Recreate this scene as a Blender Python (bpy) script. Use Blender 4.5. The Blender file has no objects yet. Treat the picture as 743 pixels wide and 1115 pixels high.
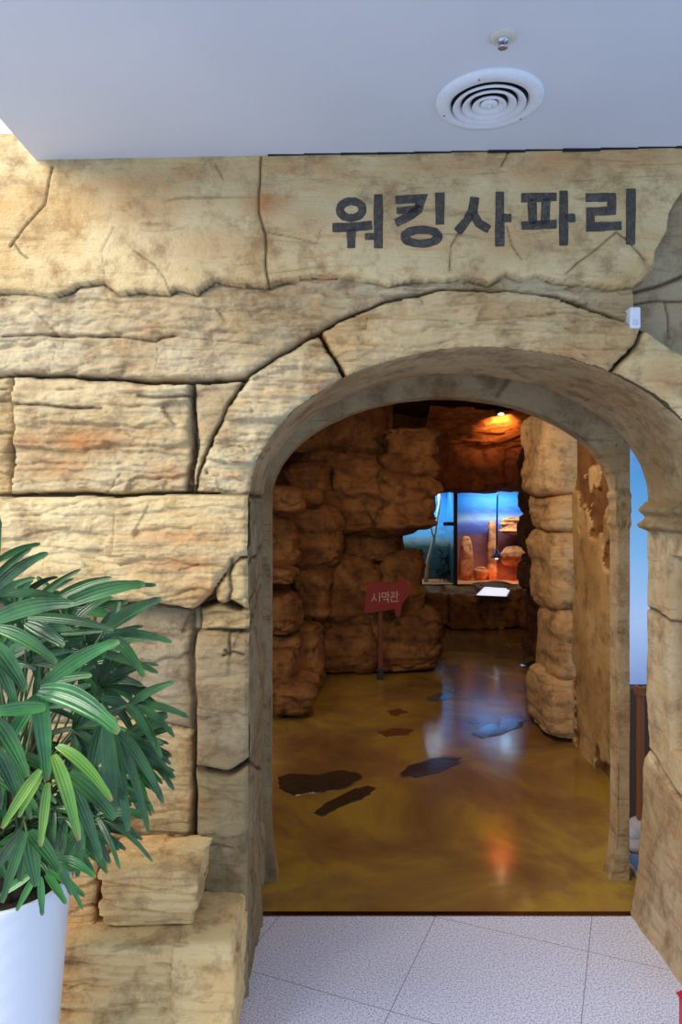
import bpy, math, random
import numpy as np
from mathutils import Vector, Matrix
random.seed(7)
C = bpy.context.scene
COL = C.collection
F = 780.0; VX = 364.0; VY = 549.0; H = 1.5      # focal length in px, principal point, eye height

# ---------------------------------------------------------------- camera, world, light
cam_d = bpy.data.cameras.new('camera'); cam = bpy.data.objects.new('camera', cam_d); COL.objects.link(cam)
C.camera = cam
cam.location = (0, 0, H); cam.rotation_euler = (math.pi/2, 0, 0)
cam_d.sensor_fit = 'VERTICAL'; cam_d.sensor_height = 36.0; cam_d.sensor_width = 24.0
cam_d.lens = 36.0*F/1115.0
cam_d.shift_x = (371.5-VX)/1115.0
cam_d.shift_y = -(557.5-VY)/1115.0
cam_d.clip_start = 0.05
C.view_settings.view_transform = 'Standard'; C.view_settings.look = 'None'
C.view_settings.gamma = 1.0; C.view_settings.use_curve_mapping = False
C.view_settings.exposure = 0.0
w = bpy.data.worlds.new('hall_daylight'); C.world = w; w.use_nodes = True
bg = w.node_tree.nodes['Background']; bg.inputs[0].default_value = (0.50, 0.71, 1.0, 1); bg.inputs[1].default_value = 1.42

def area(name, loc, target, size, power, color, sy=None):
    d = bpy.data.lights.new(name, 'AREA'); d.energy = power; d.color = color; d.size = size
    if sy: d.shape = 'RECTANGLE'; d.size_y = sy
    o = bpy.data.objects.new(name, d); COL.objects.link(o); o.location = loc
    o.rotation_euler = (Vector(target)-Vector(loc)).to_track_quat('-Z', 'Y').to_euler(); return o
def spot(name, loc, target, power, color, angle=70, blend=.6, r=.04):
    d = bpy.data.lights.new(name, 'SPOT'); d.energy = power; d.color = color; d.spot_size = math.radians(angle)
    d.spot_blend = blend; d.shadow_soft_size = r
    o = bpy.data.objects.new(name, d); COL.objects.link(o); o.location = loc
    o.rotation_euler = (Vector(target)-Vector(loc)).to_track_quat('-Z', 'Y').to_euler(); return o
area('window_daylight', (-2.9, -.5, 3.7), (.1, 2.4, 1.0), 2.2, 215, (1.0, .93, .83), 1.8)
area('passage_fill', (0.35, 3.5, 2.35), (1.5, 4.1, 0.8), .4, 19, (1.0, .80, .60))  # unseen fill added to brighten the right wall and boulder stack
area('cave_lamp', (0.9, 5.1, 2.3), (0.6, 6.6, 0.3), .5, 2.6, (1.0, .60, .30))
area('hall_lamp', (2.1, 6.8, 2.3), (2.0, 7.6, 0.0), .5, 7, (1.0, .55, .24))
spot('ceiling_spot', (1.86, 7.85, 2.36), (1.95, 9.1, 2.75), 34, (1.0, .46, .17), 105, .8, .03)

# ---------------------------------------------------------------- helpers
def PX(px, py, Y): return Vector(((px-VX)*Y/F, Y, H-(py-VY)*Y/F))
def hash3(ix, iy, iz, seed):
    n = (ix.astype(np.int64)*374761393 + iy.astype(np.int64)*668265263 + iz.astype(np.int64)*2147483647//7 + seed*974711) & 0xffffffff
    n = ((n ^ (n >> 13))*1274126177) & 0xffffffff
    n = ((n ^ (n >> 16))*2246822519) & 0xffffffff
    return ((n ^ (n >> 15)) & 0xffffff)/float(0xffffff)
def vnoise(x, y, z, seed=0):
    x, y, z = np.broadcast_arrays(np.asarray(x, float), np.asarray(y, float), np.asarray(z, float))
    ix, iy, iz = np.floor(x), np.floor(y), np.floor(z)
    fx, fy, fz = x-ix, y-iy, z-iz
    fx = fx*fx*(3-2*fx); fy = fy*fy*(3-2*fy); fz = fz*fz*(3-2*fz)
    r = 0
    for a in (0, 1):
        for b in (0, 1):
            for c in (0, 1):
                wgt = (fx if a else 1-fx)*(fy if b else 1-fy)*(fz if c else 1-fz)
                r = r + wgt*hash3(ix+a, iy+b, iz+c, seed)
    return r*2-1
def fbm(x, y, z, seed=0, oct=4, gain=.5):
    r = 0; a = 1; t = 0
    for i in range(oct):
        r = r + a*vnoise(x*2**i, y*2**i, z*2**i, seed+i*17); t += a; a *= gain
    return r/t
def strata(x, y, z, freq=14., seed=0):
    """layered ledges: each bed has its own relief, with an undercut between beds"""
    t = z*freq + .75*vnoise(x*1.3, y*1.3, z*2.5, seed) + .30*vnoise(x*7, y*7, z*9, seed+3) + .12*vnoise(x*22, y*22, z*30, seed+4)
    k = np.floor(t); s = t-k
    a = hash3(k, k*0+np.floor(vnoise(x*.9, y*.9, k*3.1, seed+5)*1.6), k*0, seed+9)
    b = hash3(k+1, k*0+np.floor(vnoise(x*.9, y*.9, (k+1)*3.1, seed+5)*1.6), k*0, seed+9)
    q = np.clip((s-.8)/.2, 0, 1); q = q*q*(3-2*q)
    return (a*(1-q)+b*q) - .35*np.exp(-((s-.9)/.07)**2)

def mk(name, verts, faces, mat=None, parent=None, loc=None, smooth=True, attrs=None):
    me = bpy.data.meshes.new(name)
    if isinstance(verts, np.ndarray): verts = verts.tolist()
    if loc is not None: verts = [(v[0]-loc[0], v[1]-loc[1], v[2]-loc[2]) for v in verts]
    if isinstance(faces, np.ndarray): faces = faces.tolist()
    me.from_pydata(verts, [], faces)
    if smooth: me.polygons.foreach_set('use_smooth', [True]*len(me.polygons))
    if attrs:
        for k, a in attrs.items():
            if a.ndim == 1:
                at = me.attributes.new(k, 'FLOAT', 'POINT'); at.data.foreach_set('value', a.astype(np.float32))
            else:
                at = me.attributes.new(k, 'FLOAT_COLOR', 'POINT')
                at.data.foreach_set('color', np.c_[a, np.ones(len(a))].astype(np.float32).ravel())
    me.update()
    o = bpy.data.objects.new(name, me); COL.objects.link(o)
    if mat: me.materials.append(mat)
    if parent is not None: o.parent = parent
    if loc is not None:
        o.location = Vector(loc)-(parent_world(parent) if parent is not None else Vector((0, 0, 0)))
    elif parent is not None:
        o.location = -parent_world(parent)
    return o
def parent_world(p):
    v = Vector((0, 0, 0))
    while p is not None: v += p.location; p = p.parent
    return v
def tag(o, label, cat, group=None):
    o['label'] = label; o['category'] = cat
    if group: o['group'] = group
    return o
def struct(o, label=None):
    o['kind'] = 'structure'
    if label: o['label'] = label
    return o
def thing(name, label, cat, loc, group=None):
    o = bpy.data.objects.new(name, None); COL.objects.link(o); o.location = loc; o.empty_display_size = .05
    return tag(o, label, cat, group)
class MB:
    def __init__(s): s.v = []; s.f = []
    def add(s, vs, fs):
        n = len(s.v); s.v += [tuple(v) for v in vs]; s.f += [[i+n for i in f] for f in fs]
    def box(s, x0, x1, y0, y1, z0, z1):
        vs = [(x, y, z) for x in (x0, x1) for y in (y0, y1) for z in (z0, z1)]
        s.add(vs, [(0,1,3,2), (4,6,7,5), (0,4,5,1), (2,3,7,6), (0,2,6,4), (1,5,7,3)])
    def tube(s, pts, rad, n=10, cap=True):
        pts = [Vector(p) for p in pts]
        if not hasattr(rad, '__len__'): rad = [rad]*len(pts)
        rings = []; up = Vector((.123, .4, .9)).normalized(); base = len(s.v); vs = []
        for i, p in enumerate(pts):
            d = (pts[min(i+1, len(pts)-1)]-pts[max(i-1, 0)]).normalized()
            a = d.cross(up).normalized(); b = d.cross(a).normalized()
            for k in range(n):
                t = 2*math.pi*k/n; vs.append(p+(a*math.cos(t)+b*math.sin(t))*rad[i])
        fs = [(i*n+k, i*n+(k+1) % n, (i+1)*n+(k+1) % n, (i+1)*n+k) for i in range(len(pts)-1) for k in range(n)]
        if cap: fs += [list(range(n))[::-1], [(len(pts)-1)*n+k for k in range(n)]]
        s.add(vs, fs)
    def lathe(s, prof, c, n=48, axis='z'):
        vs = []
        for r, z in prof:
            for k in range(n):
                t = 2*math.pi*k/n; vs.append((c[0]+r*math.cos(t), c[1]+r*math.sin(t), c[2]+z))
        fs = [(i*n+k, i*n+(k+1) % n, (i+1)*n+(k+1) % n, (i+1)*n+k) for i in range(len(prof)-1) for k in range(n)]
        s.add(vs, fs)
    def build(s, name, mat, parent=None, loc=None, smooth=False): return mk(name, s.v, s.f, mat, parent, loc, smooth)
def bevel(o, wd=.004, seg=2):
    m = o.modifiers.new('bevel', 'BEVEL'); m.width = wd; m.segments = seg; m.limit_method = 'ANGLE'; return o

def srgb(r, g, b):
    f = lambda c: (c/255/12.92) if c/255 <= .04045 else ((c/255+.055)/1.055)**2.4
    return (f(r), f(g), f(b), 1)
def N(nt, typ, **kw):
    n = nt.nodes.new(typ)
    for k, v in kw.items():
        if k.startswith('i_'):
            key = k[2:]; key = int(key) if key.isdigit() else key
            n.inputs[key].default_value = v
        else: setattr(n, k, v)
    return n
def newmat(name):
    m = bpy.data.materials.new(name); m.use_nodes = True; nt = m.node_tree
    return m, nt, nt.nodes['Principled BSDF'], nt.links.new
def plain(name, col, rough=.5, metal=0, emit=None, es=0, coat=0, bump=0, bscale=60):
    m, nt, b, L = newmat(name)
    b.inputs['Base Color'].default_value = col; b.inputs['Roughness'].default_value = rough; b.inputs['Metallic'].default_value = metal
    if coat: b.inputs['Coat Weight'].default_value = coat
    if emit: b.inputs['Emission Color'].default_value = emit; b.inputs['Emission Strength'].default_value = es
    tc = N(nt, 'ShaderNodeNewGeometry'); n = N(nt, 'ShaderNodeTexNoise', i_Scale=bscale, i_Detail=4.0)
    L(tc.outputs['Position'], n.inputs['Vector'])
    mx = N(nt, 'ShaderNodeMix', data_type='RGBA', blend_type='MULTIPLY'); mx.inputs[0].default_value = .18
    mx.inputs[6].default_value = col; L(n.outputs['Fac'], mx.inputs[7]); L(mx.outputs[2], b.inputs['Base Color'])
    if bump:
        bp = N(nt, 'ShaderNodeBump', i_Strength=bump, i_Distance=.01); L(n.outputs['Fac'], bp.inputs['Height']); L(bp.outputs[0], b.inputs['Normal'])
    return m
def ramp(nt, stops):
    r = N(nt, 'ShaderNodeValToRGB'); e = r.color_ramp.elements
    while len(e) < len(stops): e.new(.5)
    for el, (p, c) in zip(e, stops): el.position = p; el.color = c
    return r
def rockmat(name, pale, tan, stain, dark, scale=1., stain_amt=.6, bump=.5, attr=True, streak=.5, rough=.85):
    m, nt, b, L = newmat(name)
    g = N(nt, 'ShaderNodeNewGeometry')
    big = N(nt, 'ShaderNodeTexNoise', i_Scale=3.2*scale, i_Detail=6.0, i_Roughness=.62, i_Distortion=.4); L(g.outputs['Position'], big.inputs['Vector'])
    r1 = ramp(nt, [(.36, tan), (.60, pale)]); L(big.outputs['Fac'], r1.inputs[0])
    mp = N(nt, 'ShaderNodeMapping'); mp.inputs['Scale'].default_value = (1.6*scale, 1.6*scale, 13*scale); L(g.outputs['Position'], mp.inputs[0])
    st = N(nt, 'ShaderNodeTexNoise', i_Scale=2.0, i_Detail=7.0, i_Roughness=.7, i_Distortion=.8); L(mp.outputs[0], st.inputs['Vector'])
    rs = ramp(nt, [(.54, (0, 0, 0, 1)), (.70, (1, 1, 1, 1))]); L(st.outputs['Fac'], rs.inputs[0])
    m1 = N(nt, 'ShaderNodeMix', data_type='RGBA'); L(r1.outputs[0], m1.inputs[6]); m1.inputs[7].default_value = stain
    ma = N(nt, 'ShaderNodeMath', operation='MULTIPLY'); ma.inputs[1].default_value = stain_amt; L(rs.outputs[0], ma.inputs[0])
    big2 = N(nt, 'ShaderNodeTexNoise', i_Scale=2.1*scale, i_Detail=3.0); L(g.outputs['Position'], big2.inputs['Vector'])
    rb = ramp(nt, [(.45, (0, 0, 0, 1)), (.62, (1, 1, 1, 1))]); L(big2.outputs['Fac'], rb.inputs[0])
    mb = N(nt, 'ShaderNodeMath', operation='MULTIPLY'); L(ma.outputs[0], mb.inputs[0]); L(rb.outputs[0], mb.inputs[1]); L(mb.outputs[0], m1.inputs[0])
    # dark mottling and fine streaks (pigment)
    mo = N(nt, 'ShaderNodeTexNoise', i_Scale=9.*scale, i_Detail=8.0, i_Roughness=.72); L(g.outputs['Position'], mo.inputs['Vector'])
    rm = ramp(nt, [(.34, (1, 1, 1, 1)), (.52, (0, 0, 0, 1))]); L(mo.outputs['Fac'], rm.inputs[0])
    m2 = N(nt, 'ShaderNodeMix', data_type='RGBA'); L(m1.outputs[2], m2.inputs[6]); m2.inputs[7].default_value = dark
    mm = N(nt, 'ShaderNodeMath', operation='MULTIPLY'); mm.inputs[1].default_value = .68; L(rm.outputs[0], mm.inputs[0]); L(mm.outputs[0], m2.inputs[0])
    rk = ramp(nt, [(.32, (1, 1, 1, 1)), (.43, (0, 0, 0, 1))]); L(st.outputs['Fac'], rk.inputs[0])
    m3 = N(nt, 'ShaderNodeMix', data_type='RGBA'); L(m2.outputs[2], m3.inputs[6]); m3.inputs[7].default_value = dark
    mk_ = N(nt, 'ShaderNodeMath', operation='MULTIPLY'); mk_.inputs[1].default_value = streak; L(rk.outputs[0], mk_.inputs[0]); L(mk_.outputs[0], m3.inputs[0])
    out = m3.outputs[2]
    if attr:
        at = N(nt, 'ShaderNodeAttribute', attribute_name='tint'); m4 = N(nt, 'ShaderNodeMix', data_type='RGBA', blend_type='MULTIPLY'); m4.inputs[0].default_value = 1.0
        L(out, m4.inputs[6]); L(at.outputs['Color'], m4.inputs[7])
        cr = N(nt, 'ShaderNodeAttribute', attribute_name='crack'); m5 = N(nt, 'ShaderNodeMix', data_type='RGBA'); L(cr.outputs['Fac'], m5.inputs[0])
        L(m4.outputs[2], m5.inputs[6]); m5.inputs[7].default_value = srgb(52, 38, 26)
        so = N(nt, 'ShaderNodeAttribute', attribute_name='stain'); m6 = N(nt, 'ShaderNodeMix', data_type='RGBA')
        mn = N(nt, 'ShaderNodeMath', operation='MULTIPLY'); L(so.outputs['Fac'], mn.inputs[0])
        r7 = ramp(nt, [(.30, (0, 0, 0, 1)), (.56, (1, 1, 1, 1))]); L(mo.outputs['Fac'], r7.inputs[0]); L(r7.outputs[0], mn.inputs[1])
        L(mn.outputs[0], m6.inputs[0]); L(m5.outputs[2], m6.inputs[6]); m6.inputs[7].default_value = srgb(190, 112, 50)
        out = m6.outputs[2]
    L(out, b.inputs['Base Color']); b.inputs['Roughness'].default_value = rough
    b.inputs['Specular IOR Level'].default_value = .25
    ad = N(nt, 'ShaderNodeMath', operation='ADD'); fine = N(nt, 'ShaderNodeTexNoise', i_Scale=55.*scale, i_Detail=6.0, i_Roughness=.7); L(g.outputs['Position'], fine.inputs['Vector'])
    L(st.outputs['Fac'], ad.inputs[0]); L(fine.outputs['Fac'], ad.inputs[1])
    bp = N(nt, 'ShaderNodeBump', i_Strength=bump, i_Distance=.012); L(ad.outputs[0], bp.inputs['Height']); L(bp.outputs[0], b.inputs['Normal'])
    return m

M = {}
M['wall'] = rockmat('painted_sandstone', srgb(224, 208, 172), srgb(204, 178, 134), srgb(218, 142, 76), srgb(134, 100, 66), 1.0, .75, .75, streak=.55)
M['plaster'] = M['wall']
M['cave'] = rockmat('cave_sandstone', srgb(156, 106, 58), srgb(112, 70, 36), srgb(146, 82, 36), srgb(50, 30, 16), 1.0, .6, .6, attr=False)
M['stack'] = rockmat('passage_sandstone', srgb(226, 186, 132), srgb(200, 154, 102), srgb(190, 124, 58), srgb(104, 72, 40), 1.0, .6, .5, attr=False)
M['red_rock'] = rockmat('red_sandstone', srgb(132, 80, 46), srgb(96, 54, 30), srgb(140, 72, 36), srgb(40, 24, 14), 1.2, .6, .6, attr=False)
M['flake'] = rockmat('peeling_plaster', srgb(206, 168, 112), srgb(180, 140, 88), srgb(152, 100, 50), srgb(112, 78, 44), .8, .6, .3, attr=False, streak=.1)
M['flake2'] = rockmat('exposed_plaster', srgb(150, 102, 58), srgb(122, 80, 44), srgb(140, 88, 40), srgb(70, 46, 26), .9, .6, .4, attr=False, streak=.2)
M['bright'] = rockmat('yellow_sandstone', srgb(250, 214, 150), srgb(238, 186, 118), srgb(222, 140, 72), srgb(146, 98, 58), 1.0, .95, .8, attr=False, streak=.6)
M['white'] = plain('white_ceiling_paint', srgb(212, 218, 226), .55, bscale=2)
M['plastic'] = plain('white_plastic', srgb(226, 232, 238), .35)
M['dark'] = plain('gap_shade_paint', srgb(22, 20, 20), .8)  # near-black colour standing in for the shade of gaps and openings
M['chrome'] = plain('chrome', srgb(190, 190, 198), .18, 1.0)
M['cream'] = plain('cream_escutcheon', srgb(205, 202, 190), .5)
M['letter'] = None
M['black'] = plain('black_metal', srgb(26, 22, 20), .4)
M['redwood'] = plain('dark_red_painted_wood', srgb(140, 34, 10), .6, bump=.5, bscale=30)
M['post'] = plain('brown_wooden_post', srgb(112, 54, 22), .6, bump=.5, bscale=40)
M['pink'] = plain('pale_lettering', srgb(206, 168, 150), .6)
M['slate'] = plain('dark_slate_inlay', srgb(58, 44, 30), .28, bump=.6, bscale=18, coat=.5)
M['slateg'] = plain('grey_slate_inlay', srgb(96, 92, 84), .16, bump=.8, bscale=22, coat=.8)
M['red'] = plain('red_plastic', srgb(190, 40, 55), .4)
M['grey_stone'] = plain('grey_pebble', srgb(170, 165, 168), .7, bump=.6, bscale=14)

# ---------------------------------------------------------------- geometry tools for the front wall
D1, D2, DB = 2.2, 2.62, 2.85
def front_y(x): return D1 - .04*(x-.1)
def seg_dist(u, v, pts, closed=False):
    pts = list(pts)+([pts[0]] if closed else [])
    d = np.full(u.shape, 1e9)
    for (x0, y0), (x1, y1) in zip(pts[:-1], pts[1:]):
        dx, dy = x1-x0, y1-y0; L2 = dx*dx+dy*dy+1e-9
        t = np.clip(((u-x0)*dx+(v-y0)*dy)/L2, 0, 1)
        d = np.minimum(d, np.hypot(u-x0-t*dx, v-y0-t*dy))
    return d
def inside(u, v, pts):
    r = np.zeros(u.shape, bool); n = len(pts)
    for i in range(n):
        (x0, y0), (x1, y1) = pts[i], pts[(i+1) % n]
        if y0 == y1: continue
        c = ((y0 > v) != (y1 > v)) & (u < (x1-x0)*(v-y0)/(y1-y0)+x0)
        r ^= c
    return r
def grid_faces(nu, nv, keep=None):
    i = np.arange(nu*nv).reshape(nu, nv)
    f = np.stack([i[:-1, :-1], i[1:, :-1], i[1:, 1:], i[:-1, 1:]], -1).reshape(-1, 4)
    if keep is not None: f = f[keep.reshape(-1)]
    return f

FRIEZE_EDGE = [(-700,318),(-200,314),(0,318),(25,317),(55,321),(75,316),(84,309),(112,306),(128,318),(150,315),(185,319),(192,313),(215,320),(235,305),(262,312),(290,313),(315,306),(340,303),(367,305),(400,307),(424,314),(448,309),(481,310),(508,306),(530,313),(546,302),(562,309),(579,305),(600,311),(627,313),(660,318),(687,314),(700,304),(703,282),(714,260),(717,241),(730,222),(743,209),(760,190),(790,120)]
EXTR = [(-700,412),(-80,404),(10,405),(70,407),(160,413),(268,412),(292,398),(310,385),(345,365),(370,350),(420,330),(480,320),(560,322),(620,335),(660,350),(692,362),(743,395),(800,440),(860,520)]
ring_out = [(213,537),(217,515),(222,500),(235,470),(252,436),(270,415)]+EXTR[6:]
J1 = [(348,368),(362,390),(374,408),(383,424),(392,470)]
J2 = [(692,362),(684,380),(668,398),(650,419),(640,450)]
CELLS = []   # (name, polygon, h, tint, strata amp, strata freq, edge groove)
def cell(n, p, h, tint, sa=.01, sf=12., eg=.02): CELLS.append((n, p, h, np.array(tint), sa, sf, eg))
cell('bandA', [(-700,300),(900,300),(900,560),(743,395),(692,362),(660,350),(620,335),(560,322),(480,320),(420,330),(370,350),(345,365),(310,385),(268,412),(160,413),(70,407),(10,405),(-80,404),(-700,412)], .018, (.80,.76,.70), .03, 9, .03)
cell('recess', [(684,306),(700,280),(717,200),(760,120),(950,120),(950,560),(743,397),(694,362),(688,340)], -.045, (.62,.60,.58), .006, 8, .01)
cell('blockB', [(6,407),(70,409),(160,415),(206,417),(209,440),(205,460),(208,490),(205,537),(7,537),(9,470)], .012, (.92,.88,.80), .026, 16, .022)
cell('leftpiece', [(-700,414),(4,407),(6,470),(4,537),(-700,540)], .0, (.80,.72,.60), .03, 10, .02)
cell('blockC', [(212,416),(266,415),(250,436),(233,470),(220,500),(211,537),(208,520),(214,480),(211,440)], .004, (.82,.78,.70), .012, 14, .018)
cell('vous1', [(213,537),(217,515),(222,500),(235,470),(252,436),(270,415),(292,398),(310,385),(347,366),(360,388),(372,408),(383,424),(400,520),(330,600),(270,540)], .026, (.98,.95,.88), .030, 20, .014)
cell('vous2', [(350,364),(370,351),(420,331),(480,321),(560,323),(620,336),(660,351),(690,362),(684,378),(668,396),(648,420),(600,560),(400,560),(385,424),(374,406),(362,386)], .028, (.93,.82,.66), .024, 22, .014)
cell('vous3', [(694,364),(743,397),(800,442),(860,522),(870,640),(640,640),(650,421),(670,398),(686,380)], .030, (1.06,.98,.80), .016, 14, .014)
cell('slab', [(-700,540),(120,541),(274,539),(284,560),(284,606),(262,606),(248,620),(232,645),(212,662),(150,655),(60,656),(-700,652)], .065, (1.06,.96,.78), .024, 13, .03)
cell('knob1', [(236,640),(250,617),(262,607),(286,607),(286,652),(272,664),(255,652),(240,660)], .055, (.95,.86,.66), .02, 14, .03)
cell('knob2', [(218,660),(240,655),(258,664),(287,660),(287,684),(216,686)], .02, (.72,.64,.50), .025, 14, .03)
cell('footwall', [(-700,655),(60,658),(150,657),(207,664),(206,760),(209,840),(206,920),(120,924),(-700,924)], -.02, (.58,.54,.50), .012, 9, .03)  # low tint also carries the weaker light at the lower left
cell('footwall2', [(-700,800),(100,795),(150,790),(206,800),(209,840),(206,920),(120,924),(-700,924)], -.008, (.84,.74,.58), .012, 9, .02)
cell('pier1', [(212,690),(226,687),(262,689),(287,686),(288,818),(272,826),(250,838),(213,832)], .045, (.60,.54,.46), .012, 8, .05)  # stone tone lowered further, dimmer light put into the tint
cell('pier2', [(212,836),(250,842),(272,830),(288,822),(288,1200),(216,1200)], .040, (.54,.49,.40), .012, 8, .05)  # tint darkened for the light falloff down the pier
cell('footblock', [(-700,925),(120,926),(209,922),(214,1200),(-700,1200)], -.02, (.8,.7,.55), .01, 9, .02)
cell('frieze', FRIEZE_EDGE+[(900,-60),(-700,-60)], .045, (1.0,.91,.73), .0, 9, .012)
CRACKS = [  # painted and cut cracks (px), width
 ([(58,183),(54,200),(50,222),(28,246),(14,263)],1.2), ([(14,263),(10,268)],1.6), ([(14,263),(22,275),(30,281)],1.0), ([(286,176),(285,205),(283,235),(290,258),(291,290),(293,312)],1.3),
 ([(236,182),(245,200)],.7), ([(125,250),(112,275),(114,300)],.6), ([(147,275),(170,290),(180,303),(186,318)],.8), ([(292,256),(320,262),(345,270)],.7),
 ([(345,270),(352,255)],.6), ([(540,190),(550,175),(556,170)],.9), ([(500,255),(488,275),(486,300)],.9), ([(548,255),(552,275),(562,290)],.8), ([(610,304),(640,280),(662,262),(672,270),(690,292)],.9),
 ([(0,365),(40,362),(100,364),(170,370),(175,366),(188,364)],1.5), ([(188,364),(230,370),(290,376)],.8), ([(170,370),(172,385),(168,398)],.6),
 ([(10,437),(60,443),(110,443)],1.6), ([(150,430),(180,432),(206,431)],2.2), ([(60,350),(50,410)],.5), ([(209,418),(208,440),(210,465),(207,500),(203,536)],2.3),
 ([(212,537),(217,515),(222,500),(235,470),(252,436),(270,414),(292,398),(310,385),(345,365)],2.6), ([(345,365),(370,350),(420,330),(480,320),(560,321),(620,334),(660,349)],1.7),
 ([(692,362),(743,396),(800,440)],2.0), (J1,2.0), (J2,2.0), ([(0,538),(60,536),(120,538),(272,539)],1.6), ([(8,405),(70,407),(160,414),(268,413)],1.6),
 ([(225,480),(262,486),(268,492)],.8), ([(110,537),(118,532),(130,515)],.8), ([(128,560),(128,600)],.5), ([(50,600),(50,630)],.5),
 ([(200,618),(220,612)],1.0), ([(255,608),(252,625),(256,640),(250,656)],2.2), ([(215,662),(240,654),(262,664)],2.2), ([(70,658),(150,655),(210,662)],1.6), ([(98,670),(98,700)],1.6),
 ([(250,690),(252,712),(246,706)],1.6), ([(244,712),(256,708),(268,712)],1.3), ([(210,690),(209,760),(210,840),(208,925)],3.0), ([(213,836),(250,840),(272,828),(288,818)],2.4), ([(222,917),(255,920)],.8),
 ([(690,331),(715,328),(760,328)],1.3), ([(726,330),(729,345),(730,370)],1.0), ([(690,318),(715,312),(745,300)],2.5), ([(600,345),(560,350)],.6), ([(470,352),(520,356)],.5),
 ([(440,318),(480,322),(540,316)],.8), ([(170,395),(260,402)],.5), ([(0,420),(-60,425)],1),
]
STAINS = [(640,185,110,12,.55),(150,205,60,14,.45),(330,190,50,10,.5),(430,260,70,16,.35),(240,270,60,20,.35),(150,225,60,25,.35),(290,225,26,16,.9),(220,195,50,10,.4),(360,200,60,20,.3),(500,190,60,12,.45),(585,195,50,14,.5),(560,270,60,20,.3),(340,245,30,20,.3),(90,480,40,12,.9),(190,585,60,10,.5),(200,612,40,8,.8),(60,510,40,14,.45),(180,515,25,8,.5),(560,345,60,10,.3),(720,420,25,20,.5),(225,640,20,14,.5),(30,480,25,8,.6),(610,390,40,12,.4)]
AC = Vector((.4435, 0, 1.511)); AA, AR = .704, .465           # arch centre, half width, rise
XL, XR = AC.x-AA, AC.x+AA

def wall_field():
    step = .0042
    xs = np.arange(-1.35, 1.75, step); zs = np.arange(0, 2.64, step)
    X, Z = np.meshgrid(xs, zs, indexing='ij')
    cu = VX+X*F/D1; cv = VY-(Z-H)*F/D1
    ju = 3.0*fbm(X*9, Z*9, 0, 11, 3); jv = 3.0*fbm(X*9, Z*9, 5, 23, 3)
    u = cu+ju; v = cv+jv
    h = np.full(X.shape, -.03); tint = np.ones(X.shape+(3,))*.6; dist = np.full(X.shape, 1e3)
    SA = np.zeros(X.shape); SF = np.full(X.shape, 10.); EG = np.full(X.shape, .02); cid = np.full(X.shape, -1)
    for k, (n, p, hh, ti, sa, sf, eg) in enumerate(CELLS):
        m = inside(u, v, p); d = seg_dist(u, v, p, True)
        dist = np.where(m, d, np.minimum(dist, d))
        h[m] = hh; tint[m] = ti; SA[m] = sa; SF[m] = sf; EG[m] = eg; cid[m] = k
    s = np.zeros(X.shape)
    for sf in sorted(set(c[5] for c in CELLS)):
        m = SF == sf; xx = X[m]+.3*vnoise(Z[m]*5, X[m], 0, 2); s[m] = .62*strata(xx, 0*xx, Z[m], sf, int(sf))+.38*strata(xx*2.2, 0*xx, Z[m], sf*2.9, int(sf)+40)
    rough = fbm(X*11, Z*26, 0, 5, 4)
    h = h + SA*(s-.4)*1.45 + (SA*.45+.0010)*rough + .006*fbm(X*3, Z*4, 0, 31, 3)*(SA > 0) + SA*.22*fbm(X*30, Z*60, 0, 77, 3)
    h = h - EG*np.exp(-dist/2.6)*.9
    # round the pier's and slab's outer corner toward the passage
    cr = np.zeros(X.shape)
    for pts, wd in CRACKS:
        d = seg_dist(cu+ju*.8, cv+jv*.8, pts)
        g = np.exp(-(d/(wd*1.0))**2*1.2)*min(1., wd*.75)
        cr = np.maximum(cr, g)
    h = h-.010*cr
    stn = np.zeros(X.shape)
    for (a, b, ra, rb, am) in STAINS:
        stn = np.maximum(stn, am*np.exp(-(((cu-a)/ra)**2+((cv-b)/rb)**2)))
    # opening
    e = (X-AC.x)/AA; ez = (Z-AC.z)/AR
    ins = np.where(Z > AC.z, e*e+ez*ez < 1, abs(e) < 1)
    # distance to the opening rim -> worn arris
    rim = [(AC.x+AA*math.cos(t), AC.z+AR*math.sin(t)) for t in np.linspace(0, math.pi, 90)]
    rim = [(XR, 0)]+rim+[(XL, 0)]
    dr = seg_dist(X, Z, rim)
    h = h - .018*np.exp(-dr/.006)
    Xs, Zs = X.copy(), Z.copy()
    t = np.linspace(0, math.pi, 1200); cx = AC.x+AA*np.cos(t); cz = AC.z+AR*np.sin(t)
    near = ins & (dr < step*2.2)
    iu, iv = np.where(near)
    for a, b in zip(iu, iv):
        if Z[a, b] <= AC.z: Xs[a, b] = XL if e[a, b] < 0 else XR
        else:
            k = np.argmin((cx-X[a, b])**2+(cz-Z[a, b])**2); Xs[a, b] = cx[k]; Zs[a, b] = cz[k]
    Y = front_y(X) - h
    keepv = ~ins
    kf = (keepv[:-1, :-1] | keepv[1:, :-1] | keepv[1:, 1:] | keepv[:-1, 1:])
    V = np.stack([Xs, Y, Zs], -1).reshape(-1, 3)
    f = grid_faces(len(xs), len(zs), kf)
    used = np.zeros(len(V), bool); used[f.ravel()] = True
    idx = np.cumsum(used)-1
    return V[used], idx[f], {'tint': tint.reshape(-1, 3)[used], 'crack': np.clip(cr, 0, 1).reshape(-1)[used]*.85, 'stain': stn.reshape(-1)[used]}
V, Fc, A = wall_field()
wf = struct(mk('wall_front', V, Fc, M['wall'], attrs=A), 'sandstone look relief wall with smooth lettered frieze above the entrance arch')

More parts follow.
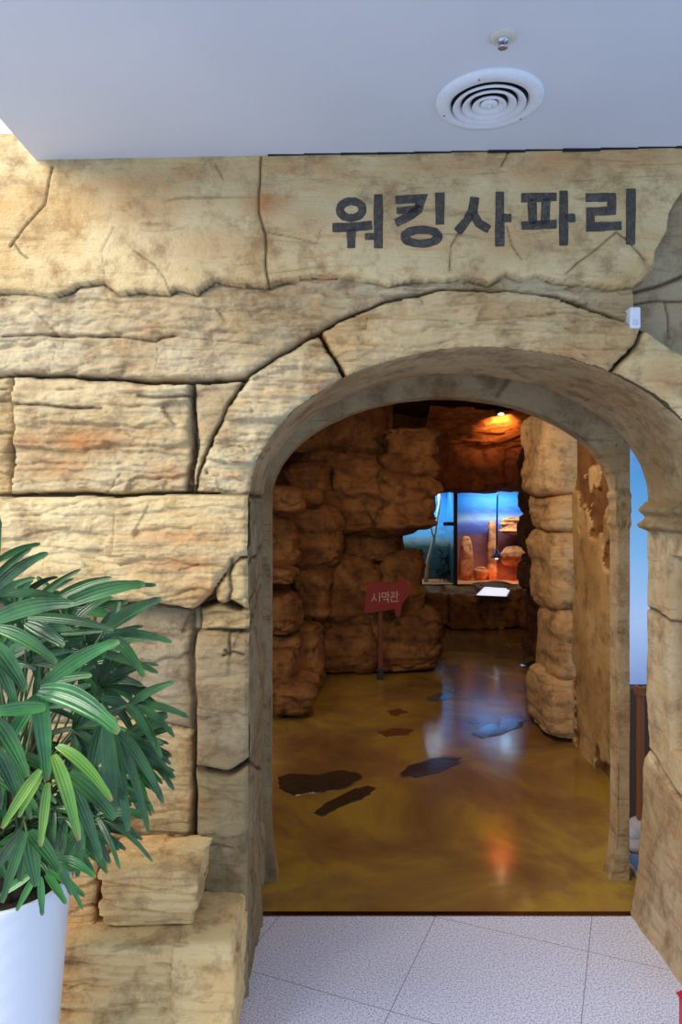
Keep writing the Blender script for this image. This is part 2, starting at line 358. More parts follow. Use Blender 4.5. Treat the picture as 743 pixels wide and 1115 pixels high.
# reveal: heightfield swept along the opening (s) and through the depth (y)
def reveal():
    ts = np.linspace(math.pi, 0, 260)
    path = [(XL, z) for z in np.linspace(0, AC.z, 330)[:-1]]+[(AC.x+AA*math.cos(t), AC.z+AR*math.sin(t)) for t in ts]+[(XR, z) for z in np.linspace(AC.z, 0, 330)[1:]]
    P = np.array(path); n = len(P)
    T = np.gradient(P, axis=0); T /= np.linalg.norm(T, axis=1)[:, None]
    Nn = np.stack([T[:, 1], -T[:, 0]], 1)           # points into the opening
    ys = np.concatenate([np.linspace(0, 1, 96)])
    S = np.arange(n)[:, None]*np.ones(len(ys))[None, :]
    Px = P[:, 0][:, None]*np.ones(len(ys)); Pz = P[:, 1][:, None]*np.ones(len(ys))
    y0 = front_y(Px)+.004; Yy = y0+(D2-y0)*ys[None, :]
    left = (S < 329); right = (S >= n-329); top = ~left & ~right
    h = .008*fbm(Px*6, Yy*6, Pz*6, 3, 4)+.003*fbm(Px*25, Yy*25, Pz*25, 8, 3)
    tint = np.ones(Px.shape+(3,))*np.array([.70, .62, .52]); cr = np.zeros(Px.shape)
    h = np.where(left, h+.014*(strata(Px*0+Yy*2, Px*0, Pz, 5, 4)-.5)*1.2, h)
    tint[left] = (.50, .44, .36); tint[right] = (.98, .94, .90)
    # joints of the ring stones across the soffit
    for (a, b) in ((383, 424), (650, 419), (272, 539)):
        X0 = (a-VX)*D1/F; Z0 = H-(b-VY)*D1/F
        d = np.hypot(Px-X0, Pz-Z0); g = np.exp(-(d/.006)**2); cr = np.maximum(cr, g*.9); h = h-.012*g
    # joints on the left pier's side face
    wob = .02*fbm(Yy*8, 0*Yy, 0*Yy, 4, 3)
    for z0, sl in ((1.20, .1), (1.12, .2), (.72, -.5), (1.33, .0)):
        g = np.exp(-((Pz-z0-sl*(Yy-D1)+wob)/.006)**2)*left; cr = np.maximum(cr, g*.8); h = h-.012*g
    for yv in (2.30,):
        g = np.exp(-((Yy-yv-wob*.6)/.006)**2)*left*(Pz < 1.5); cr = np.maximum(cr, g*.6); h = h-.006*g
    # right column: capital mouldings, cracks, wide base, niche with stacked slabs
    zc = Pz
    cap = np.where((zc > 1.40) & (zc < 1.555), .026+.012*np.cos((zc-1.48)*2*math.pi/.055), 0)*right
    ed = np.minimum(np.abs(zc-1.40), np.abs(zc-1.555)); cap = cap*np.clip(ed/.012, 0, 1)
    cap = cap+cap*.3*fbm(Yy*20, zc*20, 0, 6, 3)
    h = h+cap
    tint[(cap > .002)] = (.62, .57, .50)
    base = np.clip((.60-.12*(D2-Yy)/.42+wob-zc)/.02, 0, 1)*right
    h = h+.012*base+base*.05*np.clip((.6-zc)/.6, 0, 1)**2
    tint = np.where((base > .5)[..., None], np.array([.74, .66, .60]), tint)
    for z0, sl in ((1.115, .10), (.60, .28)):
        g = np.exp(-((zc-z0-sl*(Yy-D2)+wob*.7)/.005)**2)*right; cr = np.maximum(cr, g*.9); h = h-.012*g
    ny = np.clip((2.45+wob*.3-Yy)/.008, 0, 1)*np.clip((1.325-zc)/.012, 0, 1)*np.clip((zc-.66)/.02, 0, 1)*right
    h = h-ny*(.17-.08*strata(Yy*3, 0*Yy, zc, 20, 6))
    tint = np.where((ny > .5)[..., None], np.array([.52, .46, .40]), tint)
    # ragged back edge
    Yy = Yy+.006*fbm(Px*8, Pz*8, 0, 14, 3)*ys[None, :]
    # fillet where the reveal meets the front face
    h = h-.004*np.exp(-(Yy-y0)/.01)
    Vx = Px+Nn[:, 0][:, None]*h; Vz = Pz+Nn[:, 1][:, None]*h
    V = np.stack([Vx, Yy, Vz], -1)
    # return face at the back edge, going outward from the opening
    back = np.stack([(Vx-Nn[:, 0][:, None]*.30)[:, -1], Yy[:, -1], (Vz-Nn[:, 1][:, None]*.30)[:, -1]], -1)[:, None, :]
    V = np.concatenate([V, back], 1)
    tint = np.concatenate([tint, tint[:, -1:]], 1); cr = np.concatenate([cr, cr[:, -1:]*0], 1)
    m = V.shape[1]
    return V.reshape(-1, 3), grid_faces(n, m)[:, ::-1], {'tint': tint.reshape(-1, 3), 'crack': cr.reshape(-1), 'stain': np.zeros(n*m)}
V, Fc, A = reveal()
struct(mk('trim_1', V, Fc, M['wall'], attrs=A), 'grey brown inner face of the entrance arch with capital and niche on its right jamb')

# inner ring: thin second arch wall behind, ends in a free corner on the right
BC = Vector(((484-VX)*DB/F, 0, 1.515)); BA = 189.5*DB/F; BR = 113*DB/F+.0
def inner_ring():
    x1 = (686-VX)*DB/F; x0 = -1.0; ztop = 2.63; th = .085
    nL = 140; nT = 240
    path = [(BC.x-BA, z) for z in np.linspace(0, BC.z, nL)[:-1]]+[(BC.x+BA*math.cos(t), BC.z+BR*math.sin(t)) for t in np.linspace(math.pi, 0, nT)]+[(BC.x+BA, z) for z in np.linspace(BC.z, 0, nL)[1:]]
    out = [(x0, z) for z in np.linspace(0, ztop, nL)[:-1]]+[(x, ztop) for x in np.linspace(x0, x1, nT)]+[(x1, z) for z in np.linspace(ztop, 0, nL)[1:]]
    P = np.array(path); O = np.array(out); n = len(P)
    fr = np.linspace(0, 1, 60)**1.6
    rows = []; tint = []
    T = np.gradient(P, axis=0); T /= np.linalg.norm(T, axis=1)[:, None]; Nn = np.stack([T[:, 1], -T[:, 0]], 1)
    for k in range(8, -1, -1):                       # soffit from back to front
        yy = DB+th*k/8; q = P+Nn*(.004*fbm(P[:, 0]*7, P[:, 1]*7, yy*9, 2, 3))[:, None]
        # flared foot
        foot = .03*np.clip((.25-P[:, 1])/.25, 0, 1)**2
        q = q+Nn*foot[:, None]
        capz = (P[:, 1] > 1.415) & (P[:, 1] < 1.55) & (P[:, 0] > 1)
        q = q+Nn*np.where(capz, .009+.004*np.cos((P[:, 1]-1.48)*2*math.pi/.055), 0)[:, None]
        rows.append(np.stack([q[:, 0], np.full(n, yy), q[:, 1]], 1))
    r0 = rows[-1][:, [0, 2]]
    for f in fr[1:]:
        q = r0*(1-f)+O*f
        capz = (q[:, 1] > 1.415) & (q[:, 1] < 1.55) & (q[:, 0] > 1)
        yy = DB-.008*fbm(q[:, 0]*7, q[:, 1]*7, 0, 5, 4)-np.where(capz, .012+.005*np.cos((q[:, 1]-1.48)*2*math.pi/.055), 0)
        rows.append(np.stack([q[:, 0], yy, q[:, 1]], 1))
    rows.append(np.stack([O[:, 0], np.full(n, DB+th), O[:, 1]], 1))       # free edge returns backwards
    rows.append(np.stack([P[:, 0]+.002, np.full(n, DB+th+.001), P[:, 1]], 1))
    V = np.stack(rows, 1); m = V.shape[1]
    sx, sz = V[..., 0], V[..., 2]
    cr = np.zeros(sx.shape)
    d = seg_dist(sx, sz, [(BC.x+.21, 1.93), (BC.x+.26, 2.0), (BC.x+.31, 2.1)]); cr = np.maximum(cr, np.exp(-(d/.008)**2)*.8)
    tint = np.ones(sx.shape+(3,))*np.array([.58, .50, .41]); tint[sx > 1.0] = (.64, .54, .43)
    return V.reshape(-1, 3), grid_faces(n, m)[:, ::-1], {'tint': tint.reshape(-1, 3), 'crack': cr.reshape(-1), 'stain': np.zeros(n*m)}
V, Fc, A = inner_ring()
struct(mk('trim_2', V, Fc, M['wall'], attrs=A), 'thin brown second arch with a small capital, behind the entrance arch')

# ---------------------------------------------------------------- floors
def granite():
    m, nt, b, L = newmat('speckled_granite_tiles')
    g = N(nt, 'ShaderNodeNewGeometry')
    v = N(nt, 'ShaderNodeTexNoise', i_Scale=170.0, i_Detail=3.0, i_Roughness=.7); L(g.outputs['Position'], v.inputs['Vector'])
    r = ramp(nt, [(.36, srgb(140, 136, 152)), (.47, srgb(208, 206, 222)), (.60, srgb(240, 238, 252))]); L(v.outputs['Fac'], r.inputs[0])
    n2 = N(nt, 'ShaderNodeTexNoise', i_Scale=3.0, i_Detail=4.0); L(g.outputs['Position'], n2.inputs['Vector'])
    r2 = ramp(nt, [(.3, (.96, .96, .96, 1)), (.7, (1, 1, 1, 1))]); L(n2.outputs['Fac'], r2.inputs[0])
    mx = N(nt, 'ShaderNodeMix', data_type='RGBA', blend_type='MULTIPLY'); mx.inputs[0].default_value = 1; L(r.outputs[0], mx.inputs[6]); L(r2.outputs[0], mx.inputs[7])
    mp = N(nt, 'ShaderNodeMapping', vector_type='TEXTURE'); mp.inputs['Location'].default_value = (.166, 2.12, 0); mp.inputs['Rotation'].default_value = (0, 0, -math.radians(22.7))
    L(g.outputs['Position'], mp.inputs[0])
    sp = N(nt, 'ShaderNodeSeparateXYZ'); L(mp.outputs[0], sp.inputs[0])
    gs = []
    for ax in ('X', 'Y'):
        a = N(nt, 'ShaderNodeMath', operation='PINGPONG'); a.inputs[1].default_value = .2625; L(sp.outputs[ax], a.inputs[0])
        c = N(nt, 'ShaderNodeMath', operation='LESS_THAN'); c.inputs[1].default_value = .0014; L(a.outputs[0], c.inputs[0]); gs.append(c)
    mxm = N(nt, 'ShaderNodeMath', operation='MAXIMUM'); L(gs[0].outputs[0], mxm.inputs[0]); L(gs[1].outputs[0], mxm.inputs[1])
    m2 = N(nt, 'ShaderNodeMix', data_type='RGBA'); L(mxm.outputs[0], m2.inputs[0]); L(mx.outputs[2], m2.inputs[6]); m2.inputs[7].default_value = srgb(132, 127, 136)
    L(m2.outputs[2], b.inputs['Base Color']); b.inputs['Roughness'].default_value = .45
    return m
def epoxy():
    m, nt, b, L = newmat('glossy_ochre_epoxy')
    g = N(nt, 'ShaderNodeNewGeometry')
    n = N(nt, 'ShaderNodeTexNoise', i_Scale=1.3, i_Detail=5.0, i_Roughness=.62, i_Distortion=.6); L(g.outputs['Position'], n.inputs['Vector'])
    r = ramp(nt, [(.32, srgb(112, 78, 44)), (.48, srgb(142, 106, 54)), (.60, srgb(168, 134, 52)), (.72, srgb(152, 108, 66))]); L(n.outputs['Fac'], r.inputs[0])
    L(r.outputs[0], b.inputs['Base Color'])
    n2 = N(nt, 'ShaderNodeTexNoise', i_Scale=5.0, i_Detail=5.0); L(g.outputs['Position'], n2.inputs['Vector'])
    mr = N(nt, 'ShaderNodeMapRange'); mr.inputs[3].default_value = .07; mr.inputs[4].default_value = .20; L(n2.outputs['Fac'], mr.inputs[0]); L(mr.outputs[0], b.inputs['Roughness'])
    n3 = N(nt, 'ShaderNodeTexNoise', i_Scale=7.0, i_Detail=3.0); L(g.outputs['Position'], n3.inputs['Vector'])
    bp = N(nt, 'ShaderNodeBump', i_Strength=.06, i_Distance=.01); L(n3.outputs['Fac'], bp.inputs['Height']); L(bp.outputs[0], b.inputs['Normal'])
    b.inputs['Specular IOR Level'].default_value = .6
    return m
fl = MB(); fl.box(-4, 3.2, -4, D2, -.05, 0); struct(fl.build('floor', granite()), 'grey speckled granite tile floor in front of the arch')
fl = MB(); fl.box(-3, 4.2, D2, 10.6, -.05, 0); struct(fl.build('floor', epoxy()), 'glossy ochre and brown coated floor inside the passage')
tr = MB(); tr.box(XL-.0, XR+.05, D2-.012, D2+.012, 0, .004); struct(tr.build('trim_3', plain('bronze_threshold', srgb(120, 84, 60), .22, 1.0)), 'bronze metal threshold strip')

# ---------------------------------------------------------------- ceilings
cl = MB(); cl.box(-.915, 2.6, -2.5, D1+.12, 2.555, 2.66); struct(cl.build('ceiling', M['white']), 'white painted soffit with diffuser')
cl = MB(); cl.box(-3.2, -.9, D1+.02, D1+.1, 2.638, 3.8); struct(cl.build('wall_upper', plain('bright_white_wall', srgb(246, 247, 250), .6)), 'bright white wall above the rock at the upper left')
cl = MB()
for i, x in enumerate(np.arange(-.2, 1.6, .11)):
    cl.box(x, x+.11, front_y(x)-.052-.003*random.random(), front_y(x)-.04, 2.5535-.006*random.random(), 2.5555)  # dark boxes stand in for the shade inside the gap
struct(cl.build('trim_4', M['dark']), 'solid dark strip painted as the shade of the gap between soffit and frieze')

dif = thing('ceiling_diffuser', 'round white ring diffuser set in the soffit above the lettering', 'air vent', (.405, 1.87, 2.555))
Rr = .139
b = MB(); b.lathe([(Rr, 0), (Rr, -.004), (Rr-.006, -.010), (Rr-.034, -.014), (Rr-.04, -.006), (Rr-.042, .012)], (.405, 1.87, 2.555), 72); b.build('outer_ring', M['plastic'], dif, smooth=True)
b = MB(); b.lathe([(Rr-.038, -.001), (.0001, -.0011)], (.405, 1.87, 2.5555), 60); b.build('duct_shade', M['dark'], dif)  # flat disc coloured as the shade inside the vent opening
for r, z in ((.094, 0), (.070, .0), (.044, .0)):
    b = MB(); b.lathe([(r, -.016), (r-.005, -.019), (r-.020, -.008), (r-.024, -.0035), (r-.021, -.0035), (r-.002, -.012), (r, -.016)], (.405, 1.87, 2.555+z), 64); b.build('cone_ring', M['plastic'], dif, smooth=True)
b = MB(); b.lathe([(.022, -.010), (.021, -.014), (.010, -.018), (.008, -.016), (.006, -.019), (.0001, -.020)], (.405, 1.87, 2.555), 40); b.build('center_cap', M['plastic'], dif, smooth=True)
for t in (.6, 2.7, 4.3):
    b = MB(); b.lathe([(.003, -.0125), (.0025, -.0145), (.0001, -.0148)], (.405+.121*math.cos(t), 1.87+.121*math.sin(t), 2.555), 12); b.build('screw', M['chrome'], dif)
sp = thing('ceiling_sprinkler', 'small chrome sprinkler head with cream plate in the soffit', 'sprinkler', (.381, 1.617, 2.555))
b = MB(); b.lathe([(.030, 0), (.030, -.002), (.026, -.005), (.012, -.006)], (.381, 1.617, 2.555), 40); b.build('escutcheon', M['cream'], sp, smooth=True)
b = MB(); b.lathe([(.012, -.004), (.012, -.012), (.007, -.013), (.006, -.015), (.0001, -.016)], (.381, 1.617, 2.555), 24)
b.tube([(.374, 1.617, 2.545), (.369, 1.617, 2.538), (.376, 1.617, 2.532)], .0015, 6); b.tube([(.388, 1.617, 2.545), (.393, 1.617, 2.538), (.386, 1.617, 2.532)], .0015, 6)
b.lathe([(.0001, -.022), (.011, -.023), (.011, -.025), (.0001, -.0255)], (.381, 1.617, 2.555), 20)
b.build('sprinkler_head', M['chrome'], sp, smooth=True)

# ---------------------------------------------------------------- lettering
def stroke_mesh(strokes, conv, wd, y0, th, seed=1):
    """strokes: list of (points, closed, width_scale); conv maps drawing coords to (x, z)"""
    rnd = random.Random(seed); mb = MB()
    for pts, closed, ws in strokes:
        q = [Vector(conv(*p)) for p in pts]; hw = wd*ws/2
        n = len(q); Lr = []
        for i in range(n):
            if closed: a, c = q[(i-1) % n], q[(i+1) % n]
            else: a, c = q[max(i-1, 0)], q[min(i+1, n-1)]
            if closed or 0 < i < n-1:
                d1 = (q[i]-a).normalized(); d2 = (c-q[i]).normalized(); d = (d1+d2).normalized(); k = 1/max(.55, d.dot(d1))
            else: d = (c-a).normalized(); k = 1
            nrm = Vector((-d.y, d.x)); j = 1+rnd.uniform(-.10, .10)
            p = q[i]
            if not closed and i == 0: p = p-d*hw*.15
            if not closed and i == n-1: p = p+d*hw*.15
            Lr.append((p+nrm*hw*k*j, p-nrm*hw*k*j))
        vs = []
        for l, r in Lr: vs += [(l.x, y0, l.y), (r.x, y0, r.y), (l.x, y0+th, l.y), (r.x, y0+th, r.y)]
        fs = []
        m = n if closed else n-1
        for i in range(m):
            a = i*4; c = ((i+1) % n)*4
            fs += [(a, a+1, c+1, c), (a+2, c+2, c+3, a+3), (a, c, c+2, a+2), (a+1, a+3, c+3, c+1)]
        if not closed: fs += [(0, 2, 3, 1), ((n-1)*4, (n-1)*4+1, (n-1)*4+3, (n-1)*4+2)]
        mb.add(vs, fs)
    return mb
def dens(pts, k=3):
    r = []
    for (a, b), (c, d) in zip(pts[:-1], pts[1:]):
        for i in range(k): r.append((a+(c-a)*i/k, b+(d-b)*i/k))
    return r+[pts[-1]]
def ell(cx, cy, rx, ry, n=28): return ([(cx+rx*math.cos(2*math.pi*i/n), cy+ry*math.sin(2*math.pi*i/n)) for i in range(n)], True, .92)
def ln(*pts, w=1.0, k=3): return (dens(list(pts), k), False, w)
def lettermat():
    m, nt, b, L = newmat('worn_charcoal_letter')
    g = N(nt, 'ShaderNodeNewGeometry'); n = N(nt, 'ShaderNodeTexNoise', i_Scale=60.0, i_Detail=6.0, i_Roughness=.75, i_Distortion=1.0); L(g.outputs['Position'], n.inputs['Vector'])
    r = ramp(nt, [(.45, srgb(58, 52, 46)), (.62, srgb(92, 84, 72)), (.74, srgb(150, 138, 112))]); L(n.outputs['Fac'], r.inputs[0]); L(r.outputs[0], b.inputs['Base Color'])
    b.inputs['Roughness'].default_value = .7
    bp = N(nt, 'ShaderNodeBump', i_Strength=.6, i_Distance=.004); L(n.outputs['Fac'], bp.inputs['Height']); L(bp.outputs[0], b.inputs['Normal'])
    return m
M['letter'] = lettermat()
YL = 2.133
def conv_main(zx, zy):
    p = PX(340+zx/1.844, 190+zy/1.844, YL); return (p.x, p.z)
LET = [
 ('first character of the frieze lettering, with a round ring over a long bar', [ell(79, 64, 23, 17), ln((42, 100), (82, 100), (120, 96)), ln((79, 104), (79, 141)), ln((134, 35), (134, 142)), ln((108, 119), (130, 119), w=.8)]),
 ('second character of the frieze lettering, with a wide oval ring at its foot', [ln((170, 46), (222, 44), (214, 66), (196, 80), (170, 92)), ln((172, 68), (212, 66), w=.8), ln((258, 34), (258, 96)), ell(221, 121, 34, 14)]),
 ('third character of the frieze lettering, the open tent shape in the middle', [ln((328, 44), (324, 70), (312, 90), (294, 112)), ln((324, 74), (336, 96), (356, 108)), ln((378, 34), (378, 142)), ln((382, 86), (400, 86), w=.95)]),
 ('fourth character of the frieze lettering, with two upright bars between two long bars', [ln((422, 46), (490, 45)), ln((422, 102), (490, 100)), ln((442, 48), (444, 100)), ln((470, 48), (468, 100)), ln((505, 34), (505, 142)), ln((508, 88), (527, 88), w=.95)]),
 ('last character of the frieze lettering, a zigzag beside a tall bar at the right', [ln((550, 48), (600, 48), (600, 75), (558, 76), (558, 107), (618, 105)), ln((638, 33), (637, 142))]),
]
for i, (lab, st) in enumerate(LET):
    mb = stroke_mesh(st, conv_main, 18/1.844*YL/F, 0, .03, i+3)
    mb.v = [(x, y+front_y(x)-.0475, z) for x, y, z in mb.v]
    cx = sum(v[0] for v in mb.v)/len(mb.v); cz = min(v[2] for v in mb.v)
    o = mb.build('carved_letter', M['letter'], loc=(cx, YL, cz)); tag(o, lab, 'letter', 'dark letters on the frieze'); bevel(o, .002, 1)

# white sensor on the recessed stone
sn = thing('wall_sensor', 'small white plastic sensor box beside the broken end of the frieze', 'sensor', PX(692.5, 357, 2.18))
c = PX(692.5, 345.5, 2.12); hw = 5.7*2.12/F; hh = 11.5*2.12/F
b = MB(); b.box(c.x-hw, c.x+hw, 2.12, 2.24, c.z-hh, c.z+hh); bevel(b.build('housing', M['plastic'], sn), .004, 3)
b = MB(); b.box(c.x-hw*.5, c.x+hw*.5, 2.1185, 2.122, c.z-hh*.75, c.z-hh*.2); b.build('lens', plain('sensor_lens', srgb(200, 212, 230), .2), sn)

# ---------------------------------------------------------------- rocks
def rock_verts(n):
    faces = []; verts = {}; V = []
    def vid(p):
        k = (round(p[0], 6), round(p[1], 6), round(p[2], 6))
        if k not in verts: verts[k] = len(V); V.append(p)
        return verts[k]
    lin = np.linspace(-1, 1, n+1)
    for ax in range(3):
        for sg in (-1, 1):
            for i in range(n):
                for j in range(n):
                    q = []
                    for a, b_ in ((i, j), (i+1, j), (i+1, j+1), (i, j+1)):
                        p = [0, 0, 0]; p[ax] = sg; p[(ax+1) % 3] = lin[a]; p[(ax+2) % 3] = lin[b_]; q.append(vid(tuple(p)))
                    faces.append(q if sg > 0 else q[::-1])
    return np.array(V, float), faces
RV = {n: rock_verts(n) for n in (14, 26, 44, 70)}
def rock(name, x0, x1, y0, y1, z0, z1, mat, seed, k=4.2, ledge=.05, amp=.06, res=26, freq=5., taper=0, flat=False, label=None, cat='boulder', group=None, shear=0):
    P, Fq = RV[res]; P = P*np.array([1., 1., 1.])
    r = (np.abs(P)**k).sum(1)**(1/k); S = P/r[:, None]
    hx, hy, hz = (x1-x0)/2, (y1-y0)/2, (z1-z0)/2; c = np.array([(x0+x1)/2, (y0+y1)/2, (z0+z1)/2])
    W = S*np.array([hx, hy, hz])+c
    st = strata(W[:, 0]*1.3+seed*7.7, W[:, 1]*1.3, W[:, 2], freq, seed)-.5
    rad = S.copy(); rad[:, 2] *= .15; L = np.linalg.norm(rad, axis=1)[:, None]+1e-6; rad = rad/L*np.clip(np.hypot(S[:, 0], S[:, 1])*1.5, 0, 1)[:, None]
    st = st+.45*(strata(W[:, 0]*2+seed, W[:, 1]*2, W[:, 2], freq*3.1, seed+2)-.5)
    W = W+rad*(st*ledge*1.25)[:, None]
    W = W+S*(fbm(W[:, 0]*1.2/max(hx, .15)*.3+seed*3.1, W[:, 1]*1.3, W[:, 2]*1.2/max(hz, .15)*.3, seed+8, 2)*.28*min(hx, hz, .4)*(k < 10))[:, None]
    nz = fbm(W[:, 0]*2.4+seed, W[:, 1]*2.4, W[:, 2]*3.2, seed+1, 4)
    W = W+S*(nz*amp)[:, None]
    W[:, 0] += taper*(W[:, 2]-c[2]); W[:, 0] += shear*(W[:, 2]-c[2])
    if flat: W[:, 2] = np.maximum(W[:, 2], z0)
    base = (c[0], c[1], z0)
    o = mk(name, W, Fq, mat, loc=base)
    if label: tag(o, label, cat, group)
    return o
def prock(px0, px1, py0, py1, Y, dy, mat, seed, label, grow=1.02, group=None, **kw):
    a = PX(px0, py1, Y+dy*.45); b = PX(px1, py0, Y+dy*.45); cx = (a.x+b.x)/2; cz = (a.z+b.z)/2; hx = (b.x-a.x)/2*grow; hz = (b.z-a.z)/2*grow
    z0 = cz-hz
    if kw.pop('ground', False): z0 = 0.0
    return rock('rock_boulder', cx-hx, cx+hx, Y, Y+dy, z0, cz+hz, mat, seed, label=label, cat='boulder', group=group, **kw)

# front ledge blocks at the foot of the wall
G = 'yellow sandstone blocks at the wall foot'
rock('stone_block', -1.45, -.318, 1.92, 2.20, 0, .315, M['bright'], 3, k=26, ledge=.030, amp=.018, res=70, freq=14, label='largest yellow sandstone ledge block on the floor behind the white pot', cat='stone block', group=G, flat=True)
rock('stone_block', -.44, -.262, 1.905, 2.20, 0, .330, M['bright'], 5, k=22, ledge=.012, amp=.012, res=70, freq=14, label='narrow corner block beside the granite floor, turning into the archway', cat='stone block', group=G, flat=True)
rock('stone_block', -.66, -.378, 1.985, 2.20, .315, .49, M['bright'], 8, k=18, ledge=.030, amp=.018, res=70, freq=14, label='squat yellow stone block on the ledge, nearest the pier', cat='stone block', group=G)
rock('stone_block', -1.1, -.665, 2.0, 2.20, .315, .50, M['bright'], 12, k=18, ledge=.030, amp=.018, res=70, freq=14, label='yellow stone block on the ledge half hidden by the pot', cat='stone block', group=G)

# ---- left mass inside the cave
GL = 'layered boulders left of the passage'
c_ = M['cave']
prock(296,345,735,800, 4.9,.8,c_,101,'lowest near boulder at the left edge of the passage', group=GL, ground=True, k=3.4, amp=.04)
prock(290,326,706,765, 5.1,.6,c_,21,'small pale boulder on the floor beside the left arch jamb', group=GL, ground=True, k=3.4, amp=.04)
prock(286,326,640,684, 5.3,.6,c_,22,'rounded boulder against the left jamb at sign height', group=GL, k=3.4, amp=.04)
prock(284,325,612,636, 5.2,.6,c_,23,'thin flat slab boulder sticking out left above sign height', group=GL, k=3.4, amp=.04)
prock(284,336,528,560, 5.2,.6,c_,24,'flat jutting boulder high against the left jamb', group=GL, k=3.4, amp=.04)
prock(290,330,680,716, 5.4,.8,c_,102,'dark boulder between two pale ones by the left jamb', group=GL, k=3.4, amp=.04)
prock(284,330,556,616, 5.7,.8,c_,103,'shadowed boulder behind the thin jutting slabs', group=GL, k=3.4, amp=.04)
prock(308,352,674,742, 5.6,.6,c_,25,'tapered boulder on the floor second from the left jamb', group=GL, ground=True, k=3.4, amp=.04)
prock(318,362,616,676, 5.8,.8,c_,26,'square boulder left of the arrow sign', group=GL, k=3.4, amp=.04)
prock(296,376,552,618, 6.1,.6,c_,27,'wide round boulder in the middle of the left mass', group=GL, k=3.4, amp=.04)
prock(310,352,505,552, 5.9,.6,c_,28,'dark boulder above the wide round one, near the arch', group=GL, k=3.4, amp=.04)
prock(338,412,672,742, 6.2,.6,c_,29,'large floor boulder left of the sign post', group=GL, ground=True, k=3.4, amp=.04)
prock(394,480,660,734, 6.25,.6,c_,30,'large pale floor boulder right of the sign post', group=GL, ground=True, ledge=.07, k=3.4, amp=.04)
prock(354,416,602,680, 6.3,.6,c_,31,'tall boulder behind the left end of the arrow sign', group=GL, k=3.4, amp=.04)
prock(406,466,598,672, 6.35,.6,c_,32,'upright boulder behind the tip of the arrow sign', group=GL, ledge=.07, k=3.4, amp=.04)
prock(368,440,574,612, 6.4,.6,c_,33,'flat dark boulder wedged above the arrow sign', group=GL, k=3.4, amp=.04)
prock(326,458,494,580, 6.25,.7,c_,34,'broad overhanging boulder at the top of the left mass', group=GL, ledge=.10, amp=.09, res=44)
prock(408,472,515,574, 6.1,.6,c_,35,'bulging boulder overhanging the left tank', group=GL, ledge=.08)
prock(412,480,468,524, 6.15,.6,c_,36,'top boulder jutting right below the cave ceiling', group=GL, ledge=.08)
prock(300,420,430,500, 6.5,.6,c_,37,'dark boulder under the cave ceiling behind the arch crown', group=GL)

# ---- right stack
GR = 'boulders stacked on the right of the passage'
s_ = M['stack']
prock(577,634,452,540, 4.6,.6,s_,41,'topmost boulder of the right stack, tucked under the arch', group=GR, k=5, ledge=.022, amp=.03, freq=7)
prock(580,636,534,584, 4.55,.6,s_,42,'second boulder from the top of the right stack', group=GR, k=5, ledge=.022, amp=.03, freq=7)
prock(589,630,578,664, 4.5,.6,s_,43,'middle boulder of the right stack beside the tank view', group=GR, k=5, ledge=.022, amp=.03, freq=7)
prock(594,634,658,744, 4.5,.6,s_,44,'fourth boulder down in the right stack, cut at a slant', group=GR, k=5, ledge=.022, amp=.03, freq=7)
prock(583,636,730,812, 4.45,.6,s_,45,'bottom boulder of the right stack, standing on the ochre floor', group=GR, k=5, ledge=.022, amp=.03, freq=7, ground=True)
GQ = 'red boulders behind the right stack'
r_ = M['red_rock']
prock(574,600,480,560, 6.4,.9,r_,51,'topmost red boulder behind the right stack', group=GQ)
prock(577,602,556,604, 6.4,.9,r_,52,'second red boulder behind the right stack', group=GQ)
prock(574,604,600,642, 6.5,.9,r_,53,'third red boulder behind the right stack', group=GQ)
prock(580,612,640,700, 6.5,.9,r_,54,'lowest red boulder behind the right stack', group=GQ, ground=True)

# ---- low rocks under the tanks and dark ones above
GB = 'low boulders below the terrariums'
for i, (a, b_, lab) in enumerate(((440,486,'leftmost low boulder below the left tank'), (484,524,'low boulder below the divider of the tanks'), (520,562,'low boulder right under the lit label panel'), (558,604,'rightmost low boulder below the right tank'))):
    prock(a, b_, 641, 686, 8.5, .6, c_, 61+i, lab, group=GB, ground=True, k=7)
GT = 'dark boulders above the terrariums'
for i, (a, b_, lab) in enumerate(((452,494,'dark boulder above the left tank'), (490,546,'square dark boulder above the middle of the right tank'), (542,592,'dark boulder above the right end of the right tank'))):
    prock(a, b_, 486, 534, 8.6, .5, r_, 71+i, lab, group=GT, k=7)

# ---------------------------------------------------------------- cave shell
def rough_panel(name, o, ux, uy, nu, nv, mat, amp, seed, label, flip=False, fr=(1.5, 2.)):
    o = np.array(o, float); ux = np.array(ux, float); uy = np.array(uy, float)
    nrm = np.cross(ux, uy); nrm /= np.linalg.norm(nrm)
    a, b_ = np.meshgrid(np.linspace(0, 1, nu), np.linspace(0, 1, nv), indexing='ij')
    P = o+a[..., None]*ux+b_[..., None]*uy
    h = amp*(fbm(P[..., 0]*fr[0], P[..., 1]*fr[0], P[..., 2]*fr[1], seed, 5)+.5*(strata(P[..., 0], P[..., 1], P[..., 2], 4, seed)-.5))
    P = P+nrm*h[..., None]
    return struct(mk(name, P.reshape(-1, 3), grid_faces(nu, nv), mat), label)
rough_panel('ceiling', (-3, 2.62, 2.62), (7, 0, 0), (0, 7.6, 0), 160, 160, M['red_rock'], -.10, 3, 'rough brown cave ceiling')
rough_panel('wall_left', (-1.7, 2.7, 0), (0, 7.8, 0), (0, 0, 2.8), 120, 60, M['cave'], .10, 5, 'rough rock wall on the left side of the cave')
rough_panel('wall_back', (-1.7, 7.35, 0), (2.3, 0, 0), (0, 0, 2.8), 60, 60, M['cave'], .10, 7, 'rough rock wall closing the left side of the cave')
rough_panel('wall_right', (3.4, 4.9, 0), (0, 5.5, 0), (0, 0, 2.8), 100, 60, M['cave'], .10, 8, 'rough rock wall on the far right of the cave')
